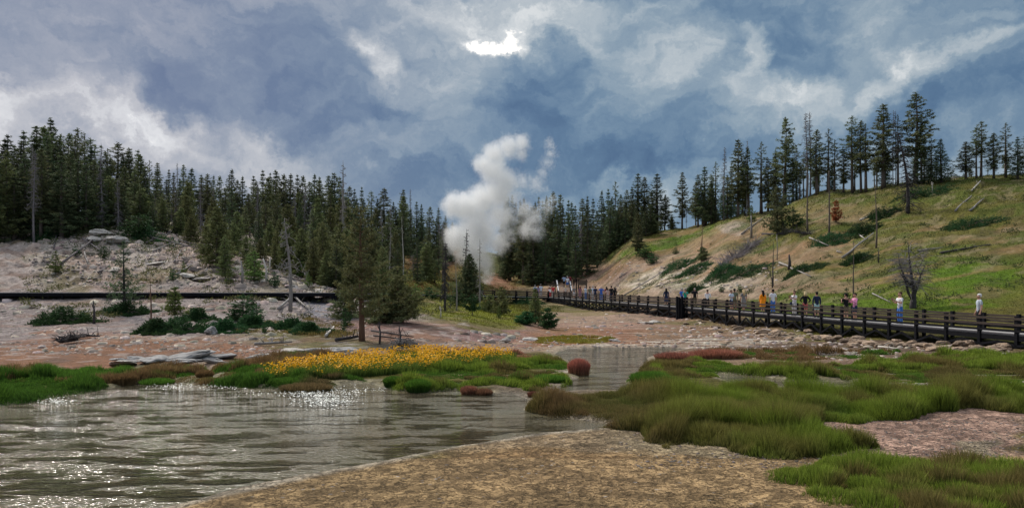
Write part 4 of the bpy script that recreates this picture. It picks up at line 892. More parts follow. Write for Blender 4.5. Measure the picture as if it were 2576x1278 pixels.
special(lambda h: deadtree('bare_snag', h, 6, .4, M_PALE, start=.6, tr=.08), 1013, 690, 545, 'pale straight snag in front of the left forest edge', Y=92)
special(lambda h: deadtree('bare_snag', h, 4, .3, M_BARKR, start=.4, tr=.05, twigs=1), 379, 826, 690, 'thin bare pole with an orange foot beside the dark junipers', Y=41)
special(lambda h: conifer('pine_sapling', h, .6, .25, 14, 5, M_YOUNG, M_BARK, .1, .14, 8, .35, .7, leafL=.14, base_w=.9), 440, 805, 722, 'small open yellow green pine by the left boardwalk', Y=43)
special(lambda h: conifer('spruce_tree', h, .95, .10, 20, 6, M_PINE, M_BARK, -.2, .26, 9, .3, .75, leafL=.26), 1605, 640, 535, 'slender dark pine alone on the green spur of the right slope', 1.1)
special(lambda h: conifer('spruce_tree', h, 2.0, .08, 24, 6, M_PINE, M_BARK, -.2, .3, 10, .4, .7, leafL=.28), 1955, 590, 470, 'broad dark pine on the grassy hillside below the crest')
special(lambda h: deadtree('bare_snag', h, 5, .3, M_BARKR, start=.4, tr=.11, twigs=0, top=.06), 1766, 655, 575, 'short bare reddish pole with a bush at its foot')
special(lambda h: conifer('pine_sapling', h, .8, .05, 8, 6, M_PINE, M_BARK, .2, .2, 9, .3, .6, leafL=.24), 1768, 656, 622, 'dark bush at the foot of the reddish pole')
special(lambda h: deadtree('bare_snag', h, 12, .5, M_BARK, start=.4, tr=.11, twigs=1, top=.05), 2032, 585, 440, 'bare trunk standing below the double dead spire on the hillside')
special(lambda h: deadtree('bare_snag', h, 10, .5, M_BARK, start=.4, tr=.11, twigs=1, top=.05), 2086, 590, 430, 'bare trunk on the hillside next to the little red tree')
special(lambda h: conifer('young_pine', h, .75, .1, 10, 5, M_RED, M_BARK, .0, .2, 8, .4, .7, leafL=.22), 2103, 562, 505, 'small tree with rusty red needles on the hillside', cat='tree')
special(lambda h: deadtree('bare_snag', h, 10, .5, M_BARK, start=.5, tr=.09, twigs=1, top=.04), 2204, 625, 465, 'thin bare snag in the middle of the grassy hillside')
special(lambda h: deadtree('dead_tree', h, 170, 2.0, M_DARKDEAD, droop=-.5, start=.06, curl=-.2, twigs=6, tr=.2, lean=(-.12, 0)), 2284, 500, 330, 'dark leaning dead tree with drooping limbs on the crest', Y=84, rz=.1)
special(lambda h: deadtree('bare_snag', h, 8, .5, M_BARK, start=.3, tr=.06, twigs=1, top=.04), 2147, 742, 608, 'bare pole on the meadow behind the boardwalk people', Y=57)
special(lambda h: deadtree('bare_snag', h, 8, .4, M_DARKDEAD, start=.5, tr=.07, twigs=1, top=.03), 1945, 742, 608, 'straight dark snag behind the boardwalk, right one of a pair', Y=72)
special(lambda h: deadtree('bare_snag', h, 14, .8, M_DARKDEAD, start=.3, tr=.06, twigs=2, top=.02, lean=(-.28, 0)), 1943, 742, 665, 'dark snag leaning left behind the boardwalk, left one of a pair', Y=71, rz=0)
# the spreading dead tree behind the walk, trunk forking low
def forked(h):
    e = empty('dead_tree'); mb = MB(); lb = MB(); k = h / 4.2
    def seg(pts, r): mb.tube([Vector(p) * k for p in pts], [q * k for q in r], 7)
    seg([(0, 0, -.4), (.03, 0, .2), (.08, 0, 1.0), (.0, .1, 1.9), (-.15, .1, 3.0), (-.3, 0, 4.2)], [.26, .2, .13, .09, .05, .012])
    seg([(.05, 0, .7), (.35, .1, 1.3), (.55, .1, 2.0), (.85, 0, 2.9)], [.09, .07, .045, .01]); seg([(0, 0, .5), (-.35, -.1, 1.0), (-.5, -.1, 1.7), (-.9, -.2, 2.2)], [.10, .08, .06, .02])
    seg([(.06, 0, 1.2), (-.5, 0, 1.9), (-.8, 0, 2.7), (-.9, 0, 3.4)], [.07, .06, .035, .01])
    mb.build('trunk', M_DARKDEAD, e, True)
    for i in range(260):
        t_ = rnd.uniform(.35, 1); c = Vector((rnd.choice((-.5, -.7, -.3, -.2, .2, .4, .6)) * t_ * rnd.uniform(.7, 1.2), rnd.uniform(-.3, .3), 4.0 * t_ * rnd.uniform(.7, 1))) * k
        d = Vector((rnd.gauss(0, 1) + (.5 if c.x > 0 else -.7), rnd.gauss(0, .8), rnd.gauss(-.1, .35))).normalized() * rnd.uniform(.4, 1.5) * k
        lb.tube([c, c + d * .6 + Vector((0, 0, .10)), c + d], [.022 * k, .014 * k, .009], 3, False)
    lb.build('limbs', M_DEAD, e); e['h0'] = h; return e
special(forked, 2296, 775, 605, 'spreading bare dead tree with a forked trunk behind the boardwalk', Y=50, rz=.0)
# saplings and little bushes: (bearing, foot line, height, variant, width)
SAP = [(262,652,1.2,1,1.),(190,645,1.,1,1.),(436,706,.9,1,1.),(462,690,1.1,0,.7),(350,600,2.6,1,1.6),(375,585,2.2,1,1.5),(632,780,1.1,1,.9),(612,805,1.6,1,1.2),(645,810,1.,1,1.3),(590,808,1.,1,1.2),
 (870,822,1.2,1,.6),(865,838,.7,1,.5),(140,690,1.8,0,1.),(640,712,2.4,0,1.2),(690,722,1.2,1,.9),(775,722,1.2,0,.7),(840,705,2.,0,.9),(575,715,1.2,0,.8),(1255,800,1.,0,.6),(1425,700,1.8,1,1.6),(1445,690,2.,1,1.6),(1410,690,2.,1,1.4),
 (1640,665,1.6,1,1.4),(1625,650,2.,1,1.5),(1995,570,2.2,1,1.5),(1890,560,2.6,0,.8),(1862,735,.8,1,1.),(2130,770,1.4,1,.6),(1700,640,1.,1,1.2),(1815,735,.8,1,.9),(1060,650,2.4,1,1.6),(1100,640,2.4,1,1.8),(1130,660,2.2,1,1.5),(1045,760,1.6,0,1.3),(1080,752,1.2,1,1.5),(1150,770,1.6,1,1.3),(1290,655,3,1,2),(1330,668,3,1,2),(1300,690,2,1,1.6),(1345,700,1.6,1,1.5),
 (665,838,.6,1,.6),(760,700,1.6,0,1.),(705,560,2,0,1.)]
for i, (px, py, h, v, w) in enumerate(SAP):
    p = hit(px, py, 24); src = PR['sap'][v]; o = src if ('sap', v) not in USED else copy_tree(src); USED[('sap', v)] = 1
    s = h / 2.2; o.location = p; o.scale = (s * w * 1.3, s * w * 1.3, s); o.rotation_euler = (0, 0, rnd.uniform(0, 6))
    side = 'left bank' if px < 1180 else 'hollow and right slope'; rank = 1 + sum(1 for s_ in SAP if (s_[0] < 1180) == (px < 1180) and s_[0] < px)
    tag(o, 'small %s pine bush on the %s, %s counted from the left' % (('yellow green', 'deep green')[v], side, ordn(rank)), 'bush', 'small pine bushes on the ' + side)
# junipers hugging the ground
def juniper(px, py, rx, ry, h, label, mat=None, n=5200):
    p = hit(px, py, 24); e = empty('juniper_bush', p); a = rng.uniform(0, 2 * np.pi, n); q = np.sqrt(rng.uniform(0, 1, n)); lob = (1 + .25 * np.sin(a * 3 + px) + .15 * np.sin(a * 7 + py) + .12 * np.sin(a * 13 + px)) * rng.uniform(.85, 1.12, n)
    x = np.cos(a) * q * rx * lob; y = np.sin(a) * q * ry * lob; z = ground(p.x + x, p.y + y) - p.z + 2.0 * h * np.clip(1 - q ** 2.5, .05, 1) * rng.uniform(.15, 1, n) * sstep(.28, .62, fbm(x / .6 + 7, y / .6 + 9, 3, 5))
    D = np.c_[np.cos(a) * .8, np.sin(a) * .8, np.full(n, .6)] + rng.normal(size=(n, 3)) * .5
    V, T = leaf_tris(np.c_[x, y, z], D, rng.uniform(.10, .22, n), .07); mk('foliage', V, T, mat or M_JUNI, e, False, np.repeat(.75 + .5 * vnoise(x / .35 + 50, y / .35, 3), 3)[:, None] * np.ones(3))
    mb = MB()
    for _ in range(9):
        b_ = rnd.uniform(0, 6.28); l = rnd.uniform(.4, .9); q_ = [(math.cos(b_) * rx * l * s_, math.sin(b_) * ry * l * s_) for s_ in (0, .5, 1)]; mb.tube([(u_, w_, gz(p.x + u_, p.y + w_) - p.z + .06 + h * .4 * math.sin(i_ * 1.4)) for i_, (u_, w_) in enumerate(q_)], [.03, .02, .008], 4)
    mb.build('branches', M_BARK, e)
    return tag(e, label, 'bush', 'ground hugging junipers')
for a_ in [(165,812,1.7,1.2,.5,'dark juniper mat at the left edge below the boardwalk'),(460,835,2.3,1.1,.42,'largest dark juniper mat around the bare pole'),(500,808,1.1,.8,.4,'bright juniper mat behind the largest one'),(395,838,1.0,.8,.4,'dark juniper lobe at the left end of the largest mat'),(320,790,1.6,.8,.4,'dark low growth at the foot of the blue green pine'),(570,835,1.2,.7,.35,'juniper lobe reaching right from the largest mat'),(640,822,1.1,.7,.35,'juniper right of the little pine bushes'),
           (125,597,2.0,1.2,.6,'dark juniper on the pale slope at the left frame edge'),(380,605,2.6,1.5,.8,'dark juniper below the forest edge above the pale slope'),(740,828,1.3,.7,.3,'olive low growth on the red brown bank'),(780,838,1.1,.6,.3,'small green low growth left of the big pine'),
           (1712,672,2.8,2.2,.6,'green juniper on the bare slope, upper left one of two'),(1745,683,2.4,1.6,.5,'green juniper on the bare slope, lower right one of two'),(1870,690,3.2,1.6,.5,'juniper with rusty patches at the end of the fallen brush'),(1820,688,2.0,1.5,.6,'dark juniper under the fallen brush'),(2100,608,2.6,1.8,.5,'dark green juniper on the middle of the hillside'),(2175,583,1.8,1.3,.6,'juniper beside the thin bare snag on the hillside'),(2220,545,1.8,1.2,.6,'small juniper high on the hillside'),(2330,490,3.6,1.6,.6,'dark juniper below the tallest crest pine'),(2020,680,2.0,1.4,.3,'low dark juniper on the lower hillside'),(1745,735,1.2,.9,.5,'round green bush behind the bend of the boardwalk'),(2160,655,1.4,1.,.4,'small juniper under the leaning pale log'),(1330,765,2.2,3,.5,'green growth beside the little creek under the footbridge'),(1360,690,3,4,.7,'green growth above the far end of the footbridge'),(2440,570,3.,1.5,.5,'dark juniper beside the pale leaning log at the right edge')]:
    juniper(*a_)
for (kd, v), _ in [((k, i), 0) for k in PR for i in range(len(PR[k]))]:
    if (kd, v) not in USED:
        for ch in list(PR[kd][v].children): bpy.data.objects.remove(ch)
        bpy.data.objects.remove(PR[kd][v])
# ================================================================ boardwalks
def walk(name, label, a, b, width, bay, side=1, rails=True, brace='knee', rail_h=.80, trestle=False, skirt=0):
    """a, b: ends of the edge nearer the viewer; the deck lies on its right-hand side (side=1)"""
    a = Vector(a); b = Vector(b); d = (b - a); L = d.length; d.normalize(); nrm = Vector((d.y, -d.x, 0)).normalized() * side
    e = empty(name, a); tag(e, label, 'boardwalk', 'boardwalk sections')
    R = lambda v: v - a
    mb = MB(); nb_ = int(L / .16)
    for i in range(nb_):
        p = a + d * (L * (i + .5) / nb_); mb.bar(R(p + Vector((0, 0, -.025 + rnd.uniform(-.003, .003)))), R(p + nrm * width + Vector((0, 0, -.025))), L / nb_ * .93, .05)
    mb.build('deck', M_DECK, e)
    n = max(1, round(L / bay))
    for sgn, off in ((0, -.03), (1, width + .03)):
        o_ = nrm * off
        MB().bar(R(a + o_ + Vector((0, 0, -.17))), R(b + o_ + Vector((0, 0, -.17))), .07, .22).build('side_beam', M_STAIN, e)
        if rails:
            MB().bar(R(a + nrm * (off + (.10 if sgn == 0 else -.10)) + Vector((0, 0, .035))), R(b + nrm * (off + (.10 if sgn == 0 else -.10)) + Vector((0, 0, .035))), .14, .055).build('edge_board', M_EDGE, e)
            for hz in (.24, .52, rail_h):
                MB().bar(R(a + nrm * (off - (.08 if sgn == 0 else -.08)) + Vector((0, 0, hz - .06))), R(b + nrm * (off - (.08 if sgn == 0 else -.08)) + Vector((0, 0, hz - .06))), .05, .11).build('rail', M_RAIL if hz > .3 else M_STAIN, e)
        for i in range(n + 1):
            p = a + d * (L * i / n) + o_; zg = gz(p.x, p.y)
            top = rail_h + .06 if rails else -.06
            zt = min(zg - .3, p.z - .5) - p.z
            po = MB().box((0, 0, (top + zt) / 2), (.15, .15, top - zt), math.atan2(d.y, d.x)).build('post', M_STAIN, e); po.location = R(p)
            if i < n and sgn == 0 or (i < n and trestle):
                p2 = a + d * (L * (i + 1) / n) + o_; pm = (p + p2) / 2; g2 = gz(p2.x, p2.y)
                lo1 = max(zg + .05, p.z - 1.9); lo2 = max(g2 + .05, p2.z - 1.9); t1 = p.z - .42; t2 = p2.z - .42
                q = nrm * (-.05 if sgn == 0 else .05)
                if trestle and p.z - zg > .75:
                    x_ = MB(); x_.bar(R(Vector((p.x, p.y, lo1)) + q), R(Vector((p2.x, p2.y, t2)) + q), .05, .13); x_.bar(R(Vector((p.x, p.y, t1)) + q * 2.2), R(Vector((p2.x, p2.y, lo2)) + q * 2.2), .05, .13); x_.build('cross_brace', M_STAIN, e)
                elif brace == 'knee' and p.z - zg > .55:
                    x_ = MB(); x_.bar(R(Vector((p.x, p.y, max(zg + .1, p.z - 1.2))) + q), R(Vector((pm.x, pm.y, pm.z - .36)) + q), .05, .12); x_.bar(R(Vector((p2.x, p2.y, max(g2 + .1, p2.z - 1.2))) + q), R(Vector((pm.x, pm.y, pm.z - .37)) + q), .05, .12); x_.build('knee_brace', M_STAIN, e)
    # joists under the boards
    j = MB()
    for k in (.3, .5, .7): j.bar(R(a + nrm * width * k + Vector((0, 0, -.14))), R(b + nrm * width * k + Vector((0, 0, -.14))), .08, .17)
    j.build('joists', M_STAIN, e)
    if skirt:
        a2, b2 = (b - d * skirt, b); g = min(gz(a2.x, a2.y), gz(b2.x, b2.y))
        MB().bar(R(a2 + nrm * .12 + Vector((0, 0, (g - a2.z) / 2 - .2))), R(b2 + nrm * .12 + Vector((0, 0, (g - b2.z) / 2 - .2))), .05, a2.z - g - .25).build('skirt_boards', M_STAIN, e)
    return e, a, d, nrm, L
A0 = Vector((25.6, 23.1, .86)); A1 = Vector((15.75, 65.6, 1.56)); B1 = Vector((5.45, 104.6, 2.22))
WA = walk('boardwalk', 'near stretch of dark boardwalk with railings and knee braces running to the right edge', A0, A1, 2.3, 2.0)
WB = walk('boardwalk', 'far stretch of boardwalk on a trestle of crossed braces', A1 + Vector((-.02, .12, 0)), B1, 2.3, 2.4, trestle=True, skirt=7)
C0 = Vector((-4.3, 97.2, 2.47)); C1 = Vector((5.3, 104.45, 2.24))
WC = walk('boardwalk', 'short footbridge over the creek to the left of the stairs', C0, C1, 2.3, 2.0, side=-1)
WL = walk('boardwalk', 'low boardwalk without railings along the foot of the pale left slope', Vector((-62, 50, 3.0)), Vector((-13.4, 53, 2.97)), 2.0, 2.4, side=-1, rails=False, brace='')
WM = walk('boardwalk', 'low boardwalk crossing the yellow meadow towards the footbridge', Vector((-13.3, 53.1, 2.965)), Vector((-4.35, 97.1, 2.48)), 2.0, 2.6, side=-1, rails=False, brace='')
# pier of the footbridge
pm = C0.lerp(C1, .55); e = empty('bridge_pier', (pm.x, pm.y, gz(pm.x, pm.y))); tag(e, 'dark timber pier carrying the footbridge over the creek', 'pier')
hh = pm.z - .4 - e.location.z
for k in (-.5, .5): MB().box((k, .3, hh / 2 - .3), (.32, .32, hh + .6)).build('pile', M_STAIN, e)
MB().box((0, .3, hh - .12), (1.7, .36, .22)).build('cap_beam', M_STAIN, e)
# bundle of posts at the bend
e = empty('corner_posts', (15.7, 65.3, 1.5)); tag(e, 'cluster of dark posts at the bend between the two boardwalk stretches', 'posts')
for i, (dx, dy) in enumerate(((-.55, -.25), (-.32, -.1), (-.12, -.35), (.1, -.15), (.3, -.4), (-.42, .3))):
    MB().box((dx, dy, -.15), (.17, .17, 2.3 + .12 * (i % 3)), .3).build('post', M_STAIN, e)
# widened platform at the stairs, then the stairs themselves
pa, pb = Vector((5.5, 104.7, 2.21)), Vector((11.5, 106.9, 2.21))
e = empty('platform', (8.2, 106.2, 2.2)); tag(e, 'wooden platform where the boardwalk meets the stairs', 'platform')
MB().box((0, 0, -.03), (6.6, 3.4, .06), .33).build('deck', M_DECK, e); MB().box((0, 0, -.2), (6.5, 3.3, .24), .33).build('frame', M_STAIN, e)
for dx, dy in ((-3, -.6), (-1, -2), (2.4, 1.6), (0, 1.2), (-2.6, .6)): MB().box((dx, dy, -.9), (.16, .16, 1.8)).build('post', M_STAIN, e)
sx = (1421 - CX) / F * 108; e = empty('stairs', (sx, 107.4, 2.2)); tag(e, 'wooden stairs climbing from the boardwalk up the slope', 'stairs')
for i in range(10): MB().box((0, .2 + .38 * i, .17 * (i + 1) - .03), (1.9, .40, .06)).build('step', M_DECK, e)
for s_ in (-1, 1):
    MB().bar((s_ * 1.0, 0, .05), (s_ * 1.0, 4.0, 1.75), .08, .3).build('stringer', M_STAIN, e)
    MB().bar((s_ * 1.02, -.1, .95), (s_ * 1.02, 4.0, 2.7), .16, .07).build('handrail', M_EDGE, e)
    MB().bar((s_ * 1.02, -.1, .55), (s_ * 1.02, 4.0, 2.3), .05, .11).build('rail', M_RAIL, e)
    for k in (0, 2, 4): MB().box((s_ * 1.02, k, .17 / .38 * k + .45), (.15, .15, 1.25)).build('post', M_STAIN, e)
MB().box((0, 5.3, 1.72), (2.3, 2.6, .08)).build('landing', M_DECK, e)
for dx in (-1.25, 1.25, 1.7, 2.1): MB().box((dx, 4.4, 1.7), (.17, .17, 2.3)).build('post', M_STAIN, e)
for hz in (2.1, 2.4, 2.7): MB().bar((-2.2, 4.6, hz - .9), (-1.25, 4.4, hz), .05, .11).build('rail', M_RAIL, e)
# sign
sx = (1465 - CX) / F * 110; zs = gz(sx, 110); e = empty('trail_sign', (sx, 110, zs), .1); tag(e, 'brown wooden trail sign on two posts beside the stairs', 'sign')
zb_ = CAMZ + (HY - 715) * 110 / F - zs
for s_ in (-.62, .62): MB().box((s_, 0, (zb_ + .8) / 2 - .3), (.14, .14, zb_ + 1.2)).build('post', M_STAIN, e)
M_SIGN = simple('sign_board', (.10, .075, .055), (.15, .115, .085), 5, .7, .3)
bd = MB().box((0, -.09, zb_ + .15), (1.5, .06, .62)).build('sign_board', M_SIGN, e); fr = MB().box((0, -.09, zb_ + .50), (1.6, .09, .07)).build('frame', M_RAIL, e)

# ================================================================ rocks and logs
from mathutils import noise as mnoise
def rockmesh(seed, fl=.6, lay_=0.3):
    bm = bmesh.new(); bmesh.ops.create_icosphere(bm, subdivisions=4, radius=1); r = random.Random(seed)
    pl = [(Vector((r.gauss(0, 1), r.gauss(0, 1), r.gauss(0, 1))).normalized(), r.uniform(.55, .9)) for _ in range(11)]
    for v in bm.verts:
        for n_, d_ in pl:
            q = v.co.dot(n_) - d_
            if q > 0: v.co -= n_ * q * .9
        q = v.co.copy(); v.co += q.normalized() * (mnoise.noise(q * 2.2 + Vector((seed, 0, 0))) * .16 + mnoise.noise(q * 6 + Vector((seed, 3, 0))) * .07 + (.05 if math.sin(q.z * 22 + 2 * mnoise.noise(q * 2)) > 0 else -.03) * lay_); v.co.z *= fl
    me = bpy.data.meshes.new('rock'); bm.to_mesh(me); bm.free(); return me
RM = [rockmesh(i, .5 + .06 * i) for i in range(6)]
for me in RM: me.materials.append(M_ROCK)
RG = [rockmesh(20 + i, .55, .12) for i in range(3)]
for me in RG: me.materials.append(M_ROCKG)
RW = [rockmesh(40 + i, .55, .08) for i in range(3)]
for me in RW: me.materials.append(M_ROCKW)
def rock(me, px, py, s, label, group, sq=(1, 1, 1), ymin=22, sink=.25, name='rock'):
    p = hit(px, py, ymin); o = bpy.data.objects.new(name, me); C.objects.link(o)
    o.location = p + Vector((0, 0, s * sq[2] * .5 * (1 - 2 * sink))); o.scale = (s * sq[0], s * sq[1], s * sq[2]); o.rotation_euler = (rnd.uniform(-.2, .2), rnd.uniform(-.2, .2), rnd.uniform(0, 6.3)); return tag(o, label, 'rock', group)
for i in range(92):
    px = rnd.uniform(1715, 2560); line = float(np.interp(px, [1715, 1850, 2000, 2200, 2470, 2570], [812, 838, 856, 872, 885, 892]))
    py = line + rnd.gauss(-4, 8); s = rnd.uniform(.12, .40) * (1.0 if py < line + 6 else .7)
    rock(RM[rnd.randrange(6)], px, py, s, 'tan rock in the loose pile of rocks below the boardwalk', 'rocks piled below the boardwalk', (rnd.uniform(.9, 1.6), 1, rnd.uniform(.6, 1)), 26)
for (px, py, s, sq, lb, me) in [(455,905,.62,(2.2,.9,.62),'long flat grey rock ledge, middle piece on the left shore',RG[0]),(385,912,.5,(1.8,.8,.7),'grey rock ledge piece left of the middle one on the left shore',RG[1]),(530,903,.55,(2.0,.8,.55),'grey rock ledge piece right of the middle one on the left shore',RG[2]),(310,917,.5,(2.2,.9,.4),'thin flat pale rock at the left end of the grey ledge',RW[0]),
    (735,894,.6,(1.8,1,.7),'flat pale rock left of the crusted ledge by the flowers',RW[1]),(800,893,.65,(2.0,1,.7),'flat grey crusted ledge behind the flowers, middle one',RG[1]),(860,890,.65,(2.2,1,.7),'flat grey crusted ledge behind the flowers, right one',RG[0]),(650,899,.4,(1.5,.8,.5),'pale broken rock between the two ledges',RW[2]),
    (531,840,.36,(1,1,1.1),'dark round boulder at the right end of the juniper mat',rockmesh(77,.8)),(470,698,.55,(1.2,1,.9),'smooth pale boulder on the pale left slope',RW[0]),(262,597,1.1,(1.6,1,.9),'large pink white boulder among the logs high on the left slope, left one',RW[1]),(238,606,.9,(1.5,1,.7),'pale rock slab left of the large slope boulders',RW[2]),(297,612,1.1,(1.5,1,.9),'rounded pink white boulder high on the left slope, right one',RW[0]),(400,665,.9,(2,1,.35),'flat pale slab on the left slope beside the open pine',RW[1]),(510,706,.6,(1.6,1,.5),'flat white rock below the forest tree on the left slope',RW[2]),
    (1826,812,.3,(1.,1,1.),'dark small boulder on the mud flat',RG[1]),(1826,865,.3,(1.4,1,.8),'pale rock on the mud flat edge',RM[0]),(1546,858,.3,(1.3,1,.6),'white rock beside the orange sedge',RW[2]),(1270,862,.35,(1,1,.9),'white stone standing at the creek edge below the mauve bank',RW[0]),(1335,856,.4,(1.6,1,.5),'flat white rock at the foot of the mauve bank',RW[1]),
    (2360,882,.36,(1.6,1,.8),'pale rounded rock behind the far right sedge, left one',RM[1]),(2395,886,.3,(1.4,1,.8),'pale rounded rock behind the far right sedge, middle one',RM[3]),(2445,890,.4,(1.4,1,.9),'pale rounded rock behind the far right sedge, right one',RM[4]),
    (1625,815,.5,(1.6,1.,.5),'white crumbly boulder heap on the mud flat, left half',RW[1]),(1648,812,.5,(1.3,1.,.6),'white crumbly boulder heap on the mud flat, right half',RW[2])]:
    if not me.materials: me.materials.append(M_ROCKG)
    rock(me, px, py, s, lb, 'single rocks', sq)
for i in range(12):
    rock(RG[i % 3], 300 + i * 25 + rnd.uniform(-8, 8), 909 + rnd.uniform(-5, 9), rnd.uniform(.18, .36), 'small flat grey rock broken off the long ledge on the left shore', 'broken ledge rocks on the left shore', (rnd.uniform(1.3, 2.2), 1, .6))
for i in range(9):
    rock(RW[i % 3], 690 + i * 26 + rnd.uniform(-8, 8), 893 + rnd.uniform(-6, 7), rnd.uniform(.15, .32), 'small flat pale rock broken off the crusted ledge behind the flowers', 'broken rocks behind the flowers', (rnd.uniform(1.3, 2.4), 1, .5))
def log(x1, y1, x2, y2, r, mat, label, group, ymin=24, lift=.12, branches=3, name='fallen_log'):
    a = hit(x1, y1, ymin); b = hit(x2, y2, ymin)
    if abs(a.y - b.y) > 25: b = Vector(((x2 - CX) / F * a.y, a.y, CAMZ + (HY - y2) / F * a.y))
    a.z += lift; b.z += lift; d = b - a; L = d.length; mid = [a.lerp(b, q) for q in (0, .25, .5, .75, 1)]
    for i in (1, 2, 3): mid[i] = mid[i] + Vector((rnd.uniform(-.008, .008) * L, rnd.uniform(-.008, .008) * L, 0)); mid[i].z = max(mid[i].z, .6 * mid[i].z + .4 * (gz(mid[i].x, mid[i].y) + .05))
    mb = MB(); mb.tube([p - a for p in mid], [r * 1.2, r, r * .9, r * .75, r * .5], 7)
    for _ in range(branches):
        p = a.lerp(b, rnd.uniform(.2, .95)) - a; q = Vector((rnd.gauss(0, 1), rnd.gauss(0, 1), abs(rnd.gauss(0, .8)) + .2)).normalized() * rnd.uniform(.3, 1.0) * max(.6, r * 6)
        mb.tube([p, p + q * .6 + Vector((0, 0, .05)), p + q], [r * .35, r * .22, .01], 4)
    o = mb.build(name, mat, None, True); o.location = a; return tag(o, label, 'log', group)
zl = lambda a, b: (103 + a * .2956, 549.5 + b * .2956); z2 = lambda a, b: (583.9 + a * .2957, 360.6 + b * .2957)
z5 = lambda a, b: (1957.8 + a * .3425, 214.7 + b * .3425); z4 = lambda a, b: (1459.7 + a * .2956, 326.3 + b * .2956)
LL = [zl(355,190)+zl(530,310), zl(165,420)+zl(510,130), zl(110,275)+zl(185,60), zl(545,240)+zl(625,150), zl(930,135)+zl(1320,245), zl(930,175)+zl(1340,275), zl(895,235)+zl(1120,125), zl(1145,120)+zl(1140,270), zl(1130,390)+zl(1210,270), zl(950,300)+zl(1130,240),
      zl(1160,500)+zl(1350,370), zl(490,490)+zl(580,420), zl(25,380)+zl(90,345), zl(370,300)+zl(400,400), zl(1640,195)+zl(1743,240), z2(500,1075)+z2(650,1180), z2(640,1130)+z2(760,1200), z2(0,830)+z2(240,930), (735,748,775,785), (700,785,740,748), (112,600,150,560), (160,560,215,552), (570,600,640,640), (600,640,690,690), (650,690,760,712), (700,650,800,705), (420,588,500,600), (300,560,330,590), (200,575,160,640)]
M_LOGD = simple('dark_weathered_log', (.10, .085, .085), (.19, .165, .16), 4, .9, .5, (5, 5, .5))
for i, l in enumerate(sorted(LL, key=lambda q: q[0] + q[2])):
    steep = abs(l[3] - l[1]) > abs(l[2] - l[0]); lng = math.hypot(l[2] - l[0], l[3] - l[1]) > 60
    log(*l, rnd.uniform(.055, .10), (M_GREY, M_DEAD, M_LOGD)[i % 3], '%s grey fallen log lying %s on the left slope, %s from the left' % ('long' if lng else 'short', 'up and down' if steep else 'slantwise', ordn(i + 1)), 'fallen logs on the left slope', lift=.2)
for i, l in enumerate([z2(75,1000)+z2(85,1190), z2(265,990)+z2(290,1185), z2(325,985)+z2(318,1100), z2(615,1090)+z2(625,1190), zl(1700,360)+zl(1715,550)]):
    x1, y1, x2, y2 = l; p = hit(x2, y2, 50); h = (y2 - y1) * p.y / F
    o = MB().tube([(0, 0, -.3), (.02, 0, h * .5), ((x1 - x2) * p.y / F, 0, h)], [.10, .08, .05], 7).build('tree_stump', M_PALE if i in (1, 2) else M_GREY, None, True); o.location = p; tag(o, 'upright grey snag stub above the left boardwalk, %s' % ('leftmost of five', 'third of five from the left', 'fourth of five from the left', 'rightmost of five', 'second of five from the left')[i], 'stump', 'upright snag stubs above the left boardwalk')
RL = [(z5(470,1275)+z5(700,1100),0.104,M_GREY,'pale grey log with side limbs leaning up the lower hillside'),(z5(550,1080)+z5(640,1140),.08,M_PALE,'small bleached branch above the pale grey log'),(z5(1420,790)+z5(1487,710),0.078,M_PALE,'bleached log leaning against the hillside at the right edge'),(z5(1300,940)+z5(1420,820),0.091,M_GREY,'grey log below the bleached leaning log'),
      (z5(1020,1230)+z5(1210,1200),0.078,M_GREY,'grey log with a pale root end on the right meadow'),(z5(1190,1245)+z5(1560,1180),0.104,M_DARKDEAD,'long dark log on the right meadow'),(z5(1250,700)+z5(1350,680),0.091,M_GREY,'grey log lying on the crest between pines'),(z5(430,1230)+z5(470,1240),.07,M_GREY,'short grey stick on the lower hillside'),(z5(230,1130)+z5(370,1190),.09,M_GREY,'thin grey log right of the bare sandy patch'),(z5(600,1000)+z5(680,970),.09,M_PALE,'thin pale branch by the hillside juniper'),
      (z4(1370,900)+z4(1550,770),0.104,M_GREY,'thick grey log high on the hill beside the orange scar'),(z4(1550,895)+z4(1743,900),0.130,M_DARKDEAD,'dark horizontal log below the broad dark pine'),(z4(1190,1170)+z4(1530,950),0.143,M_DARKDEAD,'big dark fallen trunk with grey brush on the slope'),(z4(330,1275)+z4(400,1220),.08,M_GREY,'small grey stick on the bare slope'),((1570,745,1690,672),.08,M_GREY,'thin straight log slanting down the bare slope'),((1650,722,1700,712),.08,M_GREY,'short dark stick low on the bare slope'),
      ((2440,535,2475,505),.10,M_GREY,'grey limb crossing the bleached log at the right edge'),((2195,742,2240,765),.05,M_GREY,'thin grey stick on the meadow behind the boardwalk'),((2210,878,2262,884),.05,M_PALE,'forked pale stick lying below the boardwalk'),((1960,665,2040,700),.1,M_GREY,'grey log lying near the fallen brush')]
for l, r, m_, lb in RL: log(*l, r, m_, lb, 'fallen logs on the right hillside', ymin=28, branches=4)
